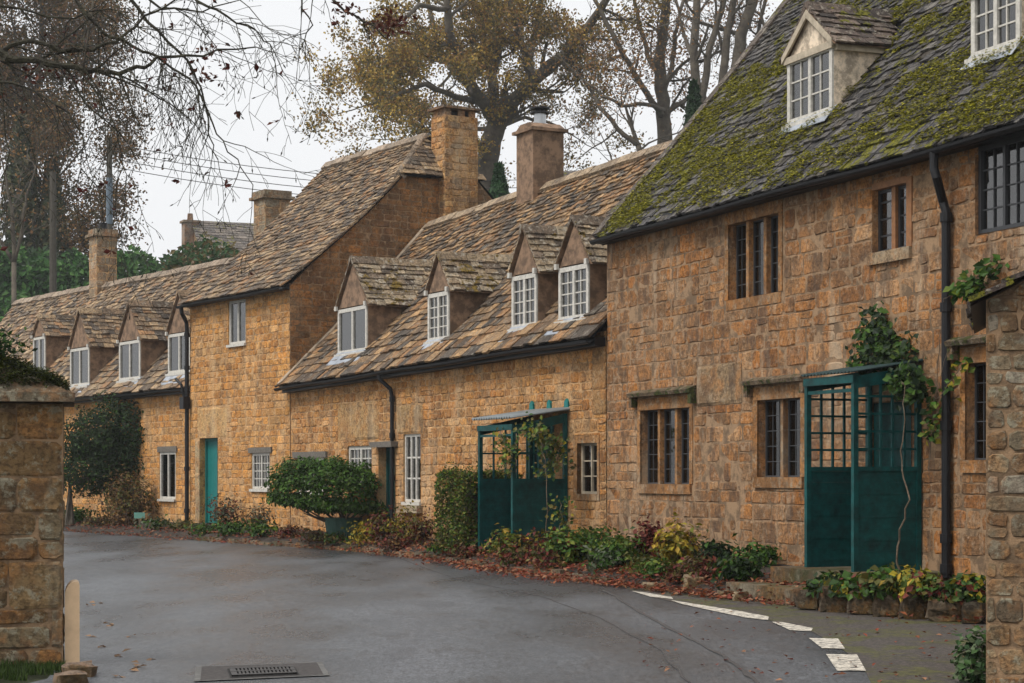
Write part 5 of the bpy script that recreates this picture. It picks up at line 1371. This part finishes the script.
info.append(tree('oak_tree', 'huge ochre-leaved oak rising behind the two middle chimneys', [
    ([(485, 215, 0), (487, 176, 0), (491, 141, 0), (497, 123, 0)], .62, .48),
    ([(497, 125, 0), (484, 104, -1), (471, 86, -2), (462, 60, -2), (450, 35, -3), (447, 8, -3), (445, -30, -3)], .36, .14),
    ([(471, 88, -2), (455, 70, -1), (440, 52, 0), (432, 20, 1), (425, -15, 2)], .22, .10),
    ([(497, 123, 0), (494, 95, 1), (490, 60, 2), (481, 28, 2), (473, -10, 3)], .36, .14),
    ([(491, 75, 2), (500, 50, 3), (498, 15, 4), (500, -20, 4)], .24, .12),
    ([(497, 123, 0), (514, 100, -1), (532, 82, -2), (548, 68, -2), (566, 54, -3), (588, 28, -3), (606, 0, -4), (618, -25, -4)], .40, .14),
    ([(530, 84, -2), (529, 55, 0), (536, 30, 1), (541, 0, 1), (546, -25, 1)], .24, .11),
    ([(528, 60, 0), (518, 32, -2), (511, 5, -3), (505, -25, -3)], .20, .10),
    ([(485, 104, 0), (455, 96, -3), (425, 84, -5), (400, 94, -6), (384, 100, -7), (370, 104, -7)], .16, .05),
    ([(462, 66, -2), (430, 58, 3), (405, 45, 5), (392, 55, 6), (380, 60, 6)], .15, .05),
    ([(495, 130, 0), (465, 128, 3), (440, 135, 4), (418, 138, 4), (400, 140, 4)], .13, .04),
    ([(500, 125, 0), (525, 118, 3), (550, 122, 3), (572, 135, 3)], .12, .04),
    ([(447, 10, -3), (420, 5, -5), (402, 20, -6), (390, 30, -6)], .14, .05)], 98, OAK, .15, 20, .32, .66, 4, 1.0, 1.8, dens=1.25))
BEE = ((.30, .15, .05), (.22, .11, .045), (.36, .19, .06), (.15, .09, .04))
info.append(tree('beech_tree', 'thin-leaved brown tree with a low limb left of the small conifer'.replace(' left of', ' beside'), [
    ([(665, 175, 0), (665, 138, 0), (663, 100, 0), (659, 62, 0), (664, 30, 0), (668, -20, 0)], .42, .2),
    ([(665, 120, 0), (653, 102, -1), (634, 74, -1), (618, 44, -2), (606, 20, -2), (590, -10, -2)], .17, .09),
    ([(662, 95, 0), (672, 66, 2), (675, 35, 2), (684, 0, 2)], .15, .08),
    ([(661, 80, 0), (648, 55, 2), (640, 25, 2), (632, -15, 2)], .15, .08),
    ([(665, 110, 0), (645, 104, -3), (622, 105, -4), (602, 96, -4), (586, 82, -4)], .11, .05),
    ([(664, 128, 0), (674, 100, 1), (688, 80, 1), (698, 68, 1)], .09, .04)], 96, BEE, .14, 8, .45, .5, 4, 1.0, 2.6, dens=.75))
info.append(tree('bare_tree', 'nearly leafless tree whose low limb slants down beside the oak', [
    ([(642, 178, 0), (640, 160, 0), (638, 145, 0)], .15, .14), ([(638, 146, 0), (618, 128, 0), (600, 108, 0), (592, 92, 1), (586, 84, 1), (575, 60, 1)], .13, .05), ([(618, 128, 0), (608, 138, 1), (590, 150, 1), (578, 158, 1)], .05, .02)], 94, BEE, .16, 3, .3, .25, 3, 1.0, 2.2, dens=.7))
for lab, limbs in (
    ('bare grey tree forking low just behind the small conifer', [([(699, 150, 0), (700, 110, 0), (697, 88, 0), (694, 50, 0), (697, 0, 0), (698, -30, 0)], .26, .16), ([(699, 110, 0), (705, 85, 0), (710, 46, 0), (722, 10, 0), (730, -25, 0)], .2, .12), ([(695, 60, 0), (684, 35, 2), (676, 0, 2)], .12, .06)]),
    ('slim bare tree third from the small conifer behind the mossy roof', [([(722, 130, 0), (722, 90, 0), (726, 44, 0), (733, 5, 0), (738, -30, 0)], .22, .15), ([(724, 60, 0), (718, 30, 1), (715, -10, 1)], .09, .05)]),
    ('thick bare trunk standing beside the slim bare tree', [([(733, 120, 0), (735, 76, 0), (741, 36, 0), (752, 2, 0), (760, -30, 0)], .34, .22), ([(740, 45, 0), (748, 20, 1), (746, -20, 1)], .12, .07)]),
    ('leaning bare tree nearest the moss-covered roof edge', [([(738, 100, 0), (748, 62, 0), (766, 34, 0), (786, 6, 0), (806, -20, 0)], .26, .15), ([(752, 56, 0), (760, 25, 1), (770, -15, 1)], .13, .07)])):
    info.append(tree('bare_tree', lab, limbs, 92, BEE, .13, 6, .4, .35, 4, 1.0, 2.3, dens=.6, group='bare trees behind the mossy roof'))
# left-hand tall brown tree behind the low cottage
info.append(tree('beech_tree', 'tall brown-leaved tree filling the sky above the far hedge', [
    ([(30, 240, 0), (32, 180, 0), (36, 120, 0), (40, 60, 0), (42, 0, 0), (44, -40, 0)], 0.225, 0.100),
    ([(34, 160, 0), (55, 120, -2), (72, 85, -2), (86, 50, -2), (90, 20, -2)], 0.099, 0.040),
    ([(38, 90, 0), (58, 55, 2), (70, 20, 2), (76, -20, 2)], 0.090, 0.040),
    ([(32, 170, 0), (10, 130, 1), (-5, 90, 1), (-15, 40, 1)], 0.099, 0.040),
    ([(33, 200, 0), (60, 175, -2), (82, 150, -3), (94, 130, -3)], 0.072, 0.025),
    ([(33, 215, 0), (62, 205, -2), (80, 215, -3), (90, 225, -3)], 0.054, 0.020),
    ([(38, 100, 0), (22, 60, -3), (12, 20, -3), (8, -20, -3)], 0.072, 0.040)], 104, ((.22, .11, .04), (.17, .09, .035), (.28, .15, .045), (.11, .09, .035), (.07, .06, .025)), .15, 22, .5, .95, 4, 1.0, 1.7, dens=1.6))
def conifer(name, label, x, ytop, ybot, wpx, D, n, pal, size=.28, group=None):
    b = at(x, ybot, D); t = at(x, ytop, D); gzv = gz(b.x, b.y); base = V((b.x, b.y, gzv)); root = thing(name, base, label, 'tree', group); H = t.z - b.z; W = wpx / 2 / F * D
    mb = MB(); tb = MB(); tb.tube([base - Z * .1, V((b.x, b.y, t.z - .2))], [.2, .03], 7)
    for _ in range(n):
        k = R() ** .8; z = b.z + H * k; rr = W * (1 - k) ** .7 * (1 + .35 * noise.noise(V((z * 1.4, x, R() * .3)))); a = U_(0, 6.28); q = rr * (.35 + .65 * R() ** .5)
        mb.leaf(V((b.x + math.cos(a) * q, b.y + math.sin(a) * q, z)), size * U_(.5, 1.2), jitc(random.choice(pal)), V((math.cos(a), math.sin(a), U_(-.2, .6))), .45)
    mb.build('crown', 'leaf', root); tb.build('trunk', 'bark', root); return root
conifer('conifer_tree', 'small dark conifer at the mossy roof edge among bare trunks', 694, 84, 215, 44, 62, 3600, ((.02, .05, .02), (.035, .07, .025), (.015, .035, .015)), .2)
conifer('conifer_tree', 'green conifer tip showing between the two middle chimneys', 499, 166, 260, 44, 64, 3800, ((.03, .08, .03), (.05, .11, .04), (.02, .05, .02)), .2)
for (x_, yt_, w_, n_, lab_) in ((22, 120, 80, 4200, 'broad dull-green evergreen beneath the tall brown tree'), (52, 160, 60, 3200, 'smaller dull-green evergreen near the weathered pole')):
    conifer('evergreen_tree', lab_, x_, yt_, 320, w_, 100, n_, ((.04, .055, .02), (.06, .07, .025), (.10, .08, .03), (.03, .045, .018)), .42)
# pale bare stems in front of it
info.append(tree('bare_tree', 'clump of pale bare stems above the far evergreen hedge', [([(14, 262, 0), (13, 230, 0), (10, 200, 0), (4, 170, 0)], .10, .04), ([(15, 262, 0), (22, 225, 0), (27, 195, 0), (36, 165, 0)], .08, .03), ([(14, 262, 0), (-6, 230, 0), (-12, 200, 0)], .08, .03)], 80, BEE, .16, 2, .3, .3, 3, 1.0, 1.6, dens=1.6))
info.append(tree('bare_tree', 'thin bare sapling rising behind the cement ridge of the middle cottage', [([(618, 210, 0), (616, 178, 0), (612, 160, 0), (606, 145, 0)], .05, .02)], 60, BEE, .1, 2, .3, .1, 3, 1.0, 1.4, dens=1.5, minr=.006))
# hedges behind the far cottage
def hedge_mass(name, label, pts, D, n, size, pal, thick=2.0, cat='hedge'):
    """pts: picture outline of the top edge (x, ytop, ybottom) from one end to the other"""
    A = at(pts[0][0], 300, D); base = V((A.x, A.y, gz(A.x, A.y))); root = thing(name, base, label, cat); mb = MB(); tb = MB(); xs_ = [p[0] for p in pts]
    for _ in range(n):
        x = U_(xs_[0], xs_[-1]); k = max(i for i in range(len(pts) - 1) if pts[i][0] <= x); t = (x - pts[k][0]) / (pts[k + 1][0] - pts[k][0])
        yt = pts[k][1] + (pts[k + 1][1] - pts[k][1]) * t; zt_ = EYE + (475 - yt) / F * D; bot = gz(*at(x, 300, D).xy)
        zt_ += .55 * noise.noise(V((x * .06, 1, 2))) ; s = R() ** .6; z = bot + (zt_ - bot) * s
        lump = .8 * noise.noise(V((x * .05, z * .9, 5))) ; o = -thick / 2 - lump + U_(0, .5) if R() < .75 else U_(-thick / 2, thick / 2)
        if s > .93: o = U_(-thick / 2, thick / 2)
        p = at(x, 475, D + o); p.z = z + U_(-.1, .1); mb.leaf(p, size * U_(.5, 1.3), jitc(random.choice(pal)), V((U_(-.7, .7), -1, U_(-.3, 1))), .55)
    for k in range(len(pts) - 1):
        for t in (.2, .7):
            x = pts[k][0] + (pts[k + 1][0] - pts[k][0]) * t; p = at(x, 475, D); b = V((p.x, p.y, gz(p.x, p.y))); tb.tube([b, V((p.x, p.y, EYE + (475 - pts[k][1]) / F * D - 1))], [.12, .04], 5)
    mb.build('foliage', 'leaf', root); tb.build('stem', 'bark', root)
HG_ = ((.03, .10, .02), (.05, .14, .03), (.08, .18, .04), (.02, .05, .015))
hedge_mass('evergreen_hedge', 'broad dark evergreen hedge beside the far chimney', [(-40, 250, 0), (10, 250, 0), (50, 256, 0), (92, 258, 0)], 92, 12000, .34, HG_)
hedge_mass('evergreen_hedge', 'evergreen hedge between the far chimney and the grey roof beyond', [(96, 262, 0), (130, 248, 0), (150, 262, 0), (185, 262, 0)], 94, 5500, .34, HG_)
hedge_mass('garden_shrubs', 'green shrubs in front of the distant grey roof', [(160, 262, 0), (182, 248, 0), (205, 242, 0), (232, 248, 0), (262, 262, 0)], 84, 5500, .26, ((.03, .08, .02), (.045, .10, .03), (.12, .09, .03)), cat='shrubs')
hedge_mass('far_hedge', 'long dark hedge behind the middle cottages', [(262, 330, 0), (400, 330, 0), (560, 300, 0), (720, 250, 0)], 84, 5000, .5, HG_)
# distant grey house
D = 118.0; P = at(212, 262, D); hz = gz(P.x, P.y)
fh = thing('distant_house', V((P.x, P.y, hz)), 'distant hazy house with a long plain grey-brown roof', 'house')
fu = V((.93, .37, 0)).normalized(); fn = V((.37, -.93, 0)).normalized()
fp = lambda a, b, o: V((P.x, P.y, 0)) + fu * a + fn * o + Z * b
zr = EYE + (475 - 222) / F * D; ze_ = EYE + (475 - 268) / F * D; mb = MB(); wv = 2.9; s = D / F
L0, L1 = -18 * s * 1.1, 5.2
mb.box(fp, L0, L1 + 6, hz - 1, ze_, -wv, wv, (.3, .24, .18)); mb.poly([fp(L0, ze_, wv), fp(L0, zr - .1, 0), fp(L0, ze_, -wv)], (.3, .25, .2)); mb.build('wall', 'mortar_dark', fh)
mb = MB(); Ls = math.hypot(wv + .3, zr - ze_)
for sgn in (1, -1):
    nn = V((zr - ze_, wv + .3)).normalized(); rp = lambda u, v, o, sgn=sgn: fp(L0 - .1 + u, ze_ + (zr - ze_) * v / Ls + nn.y * o, sgn * ((wv + .3) * (1 - v / Ls) + nn.x * o))
    sheet(mb, rp, lambda v: (0, L1 + 6 - L0), Ls, 3, 1); slates(mb, rp, lambda v: (0, L1 + 6 - L0), Ls, (), ((.20, .17, .15), (.24, .20, .17), (.17, .15, .14)), .3, .22, (.3, .6), .03)
mb.build('roof', ['slate_dark', 'black'], fh)
mb = MB(); cu = (191 - 212) * s * 1.05; zc = EYE + (475 - 224) / F * D
mb.box(fp, cu - .42, cu + .42, zr - 1.6, zc, -.42, .42, (.32, .26, .22)); mb.box(fp, cu - .52, cu + .52, zc, zc + .12, -.52, .52, (.3, .25, .2)); q = fp(cu, zc + .1, 0); mb.tube([q, q + Z * .45], [.2, .16], 8, (.4, .25, .18)); mb.build('chimney', 'stone_ashlar', fh)
# second small grey roof beyond the rendered chimney
D = 92.0; P2 = at(578, 175, D); hz2 = gz(P2.x, P2.y); f2 = thing('distant_roof_house', V((P2.x, P2.y, hz2)), 'distant dark roof just showing beside the rendered chimney with the metal flue', 'house')
fp2 = lambda a, b, o: V((P2.x, P2.y, 0)) + V((1, 0, 0)) * a + V((0, -1, 0)) * o + Z * b
zr2 = EYE + (475 - 171) / F * D; mb = MB(); mb.box(fp2, -.7, 3, hz2 - 1, zr2 - 1.5, -2, 2); mb.build('wall', 'mortar_dark', f2)
mb = MB(); mb.prism(lambda a, b, o: fp2(o, b, a), [(-2.2, zr2 - 1.6), (2.2, zr2 - 1.6), (0, zr2)], -.9, 3.2, (.16, .14, .13)); mb.build('roof', 'slate_dark', f2)

# poles and wires
def pole(x, ytop, D, r, label, sleeve=False):
    t = at(x, ytop, D); b = V((t.x, t.y, gz(t.x, t.y))); root = thing('utility_pole', b, label, 'pole'); mb = MB(); mb.tube([b, t], [r * 1.25, r], 10); mb.build('post', 'polewood', root)
    if sleeve: a = at(x, 224, D); c = at(x, 178, D); mb = MB(); mb.tube([V((t.x, t.y, a.z)), V((t.x, t.y, c.z))], r * 1.25, 10); mb.build('cable_sleeve', 'pipe_blue', root)
    return t
t1 = pole(109.5, 138, 86, .115, 'dark utility pole directly above the far stone chimney', True)
pole(53, 172, 80, .13, 'weathered grey-brown pole standing before the brown tree', False)
for i, (x0, y0, x1, y1, lab) in enumerate(((109, 143, 640, 172, 'uppermost overhead wire running from the dark utility pole'), (109, 150, 640, 180, 'second overhead wire from the top of the utility pole'), (109, 158, 640, 187, 'third overhead wire down the utility pole'), (109, 166, 640, 194, 'lowest overhead wire from the utility pole'))):
    a = at(x0, y0, 86); b = at(x1, y1, 92); mb = MB(); mb.tube([a.lerp(b, k / 16) - Z * (.9 * 4 * (k / 16) * (1 - k / 16)) for k in range(17)], .017, 4); tag(mb.build('overhead_wire', 'wire', loc=a), lab, 'wire')

# =================================================================== overhanging beech boughs, near
random.seed(77)
D = 13.0; root = thing('overhanging_beech', V((-6.6, 14.5, 0)), 'bare beech tree with long drooping twigs reaching over the lane', 'tree')
tr = MB(); tr.tube([V((-6.6, 14.5, -.05)), V((-6.5, 14.4, 1.0)), V((-6.4, 14.2, 3)), V((-6.2, 14, 6)), V((-6, 13.8, 9))], [.42, .33, .28, .2, .1], 12)
tw = MB(); lf = MB()
def twig(p, d, L, r, depth, droop):
    n = max(4, int(L / .07)); P = [p]; Rr = [r]; q = p.copy(); d = d.normalized()
    for k in range(n):
        d = (d + V((random.gauss(0, .13), random.gauss(0, .13), random.gauss(0, .13) - droop * .09))).normalized(); q = q + d * (L / n); P.append(q.copy()); Rr.append(max(.0016, r * (1 - .75 * (k + 1) / n)))
    tw.tube(P, Rr, 4 if r < .008 else 5)
    if depth > 0:
        s = 1
        for k in range(1, n):
            if R() < (.55 if depth > 1 else .42):
                s = -s; e = V((random.gauss(0, .6), random.gauss(0, 1), random.gauss(0, .6))); dd = (P[k + 1] - P[k]).normalized(); pr = dd.cross(V((0, 1, 0))); e = pr * s * U_(.5, 1.1) + V((0, random.gauss(0, .5), 0))
                twig(P[k], dd + e, L * U_(.25, .5) * (1 - .4 * k / n), max(.0018, Rr[k] * .6), depth - 1, droop)
    elif R() < .55: tw.tube([P[-1], P[-1] + d * .012, P[-1] + d * .03], [.002, .0055, .001], 4)      # bud
    if R() < .035:
        for _ in range(random.randint(1, 3)): lf.leaf(P[-2] + V((0, 0, -.01)), U_(.04, .065), jitc(random.choice(((.10, .02, .015), (.07, .018, .012), (.13, .04, .02)))), None, .55)
BO = [([(-90, 20, 1), (-30, 40, .5), (0, 50, 0), (13, 61, 0), (50, 62, 0), (88, 69, 0), (111, 73, 0), (135, 69, 0), (158, 59, 0), (202, 54, 0), (256, 47, .2)], .032, .005, 22, .5),
      ([(-60, 60, 0), (0, 50, 0), (30, 40, 0), (61, 50, 0), (91, 52, 0), (115, 40, 0), (145, 17, 0), (175, 0, 0)], .018, .006, 16, .5),
      ([(60, -30, 0), (77, 0, 0), (91, 20, 0), (111, 37, 0), (141, 50, 0), (162, 61, 0), (189, 77, 0), (205, 101, 0), (215, 135, 0), (236, 158, 0), (253, 185, 0)], .014, .003, 22, 1.0),
      ([(115, -30, .3), (131, 0, .3), (158, 30, .3), (189, 61, .3), (202, 88, .3), (209, 135, .3), (218, 160, .3)], .014, .003, 20, 1.0),
      ([(-60, 60, -.3), (0, 81, -.3), (34, 91, -.3), (67, 111, -.3), (84, 135, -.3), (81, 168, -.3)], .010, .003, 14, .9),
      ([(-60, 100, -.2), (0, 80, -.2), (5, 110, -.2), (8, 150, -.2), (2, 190, -.2)], .008, .003, 8, .9),
      ([(170, -25, .5), (195, 0, .5), (229, 17, .5), (256, 30, .5), (270, 44, .5)], .012, .003, 14, 1.0),
      ([(300, -40, .4), (325, -10, .4), (345, 12, .4), (368, 22, .4), (388, 40, .4)], .012, .004, 16, .6),
      ([(290, -30, .4), (300, 0, .4), (312, 25, .4), (300, 50, .4)], .008, .003, 7, .9),
      ([(130, -20, .1), (160, 10, .1), (200, 10, .1), (240, 0, .1)], .010, .003, 10, .8),
      ([(-40, 0, 0), (20, 10, 0), (60, 20, 0), (100, 10, 0), (130, 12, 0)], .010, .003, 14, .6),
      ([(85, 68, -.1), (100, 95, -.1), (118, 130, -.1), (122, 165, -.1), (138, 190, -.1)], .007, .002, 14, .9)]
trunkpts = [V((-6.4, 14.2, 3.5)), V((-6.35, 14.1, 4.4)), V((-6.2, 14, 6))]
for k, (pts, r0, r1, nt_, dr_) in enumerate(BO):
    nt_ = int(nt_ * .72)
    Q, Rr = limb_px(tw, pts, D, r0, r1, 6, .35)
    a = trunkpts[k % 3]; b = Q[0]
    if pts[0][0] < 0 or k == 0: tr.tube([a, a.lerp(b, .5) + Z * .1, b], [r0 * 2.2, r0 * 1.5, r0], 6)
    else:
        tr.tube([trunkpts[2] + Z * 1.5, a.lerp(b, .5) + Z * 1.6, b + V((0, .3, .5)), b], [r0 * 2.5, r0 * 2, r0 * 1.3, r0], 6)
    for j in range(nt_):
        i = random.randint(2, len(Q) - 1); dd = (Q[i] - Q[i - 1]).normalized(); pr = dd.cross(V((0, 1, 0))); sgn = random.choice((-1, 1, 1)); e = pr * (1 if (pr.z < 0) else -1) * (1 if R() < .72 else -1)
        twig(Q[i], dd * .9 + e * U_(.3, 1) + V((0, random.gauss(0, .4), 0)), U_(.3, .95) * (1 if k not in (7,) else .5), max(.0035, Rr[i] * .45), 2, dr_)
# the two leafy bits
for (x, y, n) in ((345, 10, 40), (388, 22, 130), (212, 52, 26), (205, 72, 26), (40, 70, 30), (80, 78, 26), (8, 95, 10), (70, 40, 16)):
    for _ in range(n): lf.leaf(at(x + random.gauss(0, 9), y + random.gauss(0, 6), D + random.gauss(.2, .2)), U_(.03, .055), jitc(random.choice(((.09, .02, .015), (.06, .018, .012), (.12, .045, .025)))), None, .5)
tr.build('trunk', 'bark', root, smooth=True); tw.build('branches', 'twig', root); lf.build('leaves', 'leaf', root)
print('TREES', info, len(tw.f))

# =================================================================== LIGHT, AIR, CAMERA
world = bpy.data.worlds.new('World'); SC.world = world; world.use_nodes = True
nt = world.node_tree; bg = nt.nodes['Background']
sky = nt.nodes.new('ShaderNodeTexSky'); sky.sky_type = 'NISHITA'; sky.sun_disc = False
SUN_EL, SUN_AZ = math.radians(52), math.radians(-118)        # azimuth measured from +Y clockwise
sky.sun_elevation = SUN_EL; sky.sun_rotation = SUN_AZ; sky.air_density = 1.0; sky.dust_density = 6; sky.ozone_density = 1
# overcast: the blue dome washed out to an even pale grey
hs = nt.nodes.new('ShaderNodeHueSaturation'); hs.inputs['Saturation'].default_value = .12; hs.inputs['Value'].default_value = 1.0
nt.links.new(sky.outputs[0], hs.inputs['Color'])
mxw = nt.nodes.new('ShaderNodeMix'); mxw.data_type = 'RGBA'; mxw.inputs[0].default_value = .85; mxw.inputs[7].default_value = (7.9, 8.0, 8.15, 1)
nt.links.new(hs.outputs[0], mxw.inputs[6]); nt.links.new(mxw.outputs[2], bg.inputs['Color']); bg.inputs['Strength'].default_value = .1
sun = bpy.data.lights.new('sun', 'SUN'); sun.energy = 2.1; sun.angle = math.radians(25); sun.color = (1, .96, .9)
so = bpy.data.objects.new('sun', sun); COL.objects.link(so)
sd = V((math.sin(SUN_AZ) * math.cos(SUN_EL), math.cos(SUN_AZ) * math.cos(SUN_EL), math.sin(SUN_EL))); so.rotation_euler = sd.to_track_quat('Z', 'Y').to_euler(); so.location = (-10, 0, 30)
# haze
m = bpy.data.materials.new('haze'); m.use_nodes = True; nt = m.node_tree; nt.nodes.remove(nt.nodes['Principled BSDF'])
pv = nt.nodes.new('ShaderNodeVolumePrincipled'); pv.inputs['Color'].default_value = (.93, .95, .97, 1); pv.inputs['Density'].default_value = .0005; pv.inputs['Anisotropy'].default_value = .3
nt.links.new(pv.outputs[0], nt.nodes['Material Output'].inputs['Volume']); M['haze'] = m
mb = MB(); mb.box(lambda a, b, o: V((a, b, o)), -131, 131, -41, 231, -1.2, 42, mi=0); hz_ = mb.build('haze', 'haze', loc=(0, 0, 0)); tag(hz_, 'thin pale autumn mist', 'haze', kind='stuff')
cam = bpy.data.cameras.new('camera'); co = bpy.data.objects.new('camera', cam); COL.objects.link(co); co.location = (0, 0, EYE); co.rotation_euler = (math.pi / 2, 0, 0)
cam.sensor_width = 36; cam.lens = F / 1024 * 36; cam.shift_y = (HY - 341.5) / 1024; cam.clip_end = 2000; cam.clip_start = .1
SC.camera = co
SC.view_settings.view_transform = 'Standard'; SC.view_settings.look = 'None'; SC.view_settings.gamma = 1; SC.view_settings.exposure = .42
SC.render.engine = 'CYCLES'; SC.cycles.use_denoising = True; SC.cycles.max_bounces = 6; SC.cycles.diffuse_bounces = 3; SC.cycles.transparent_max_bounces = 12; SC.cycles.volume_bounces = 0
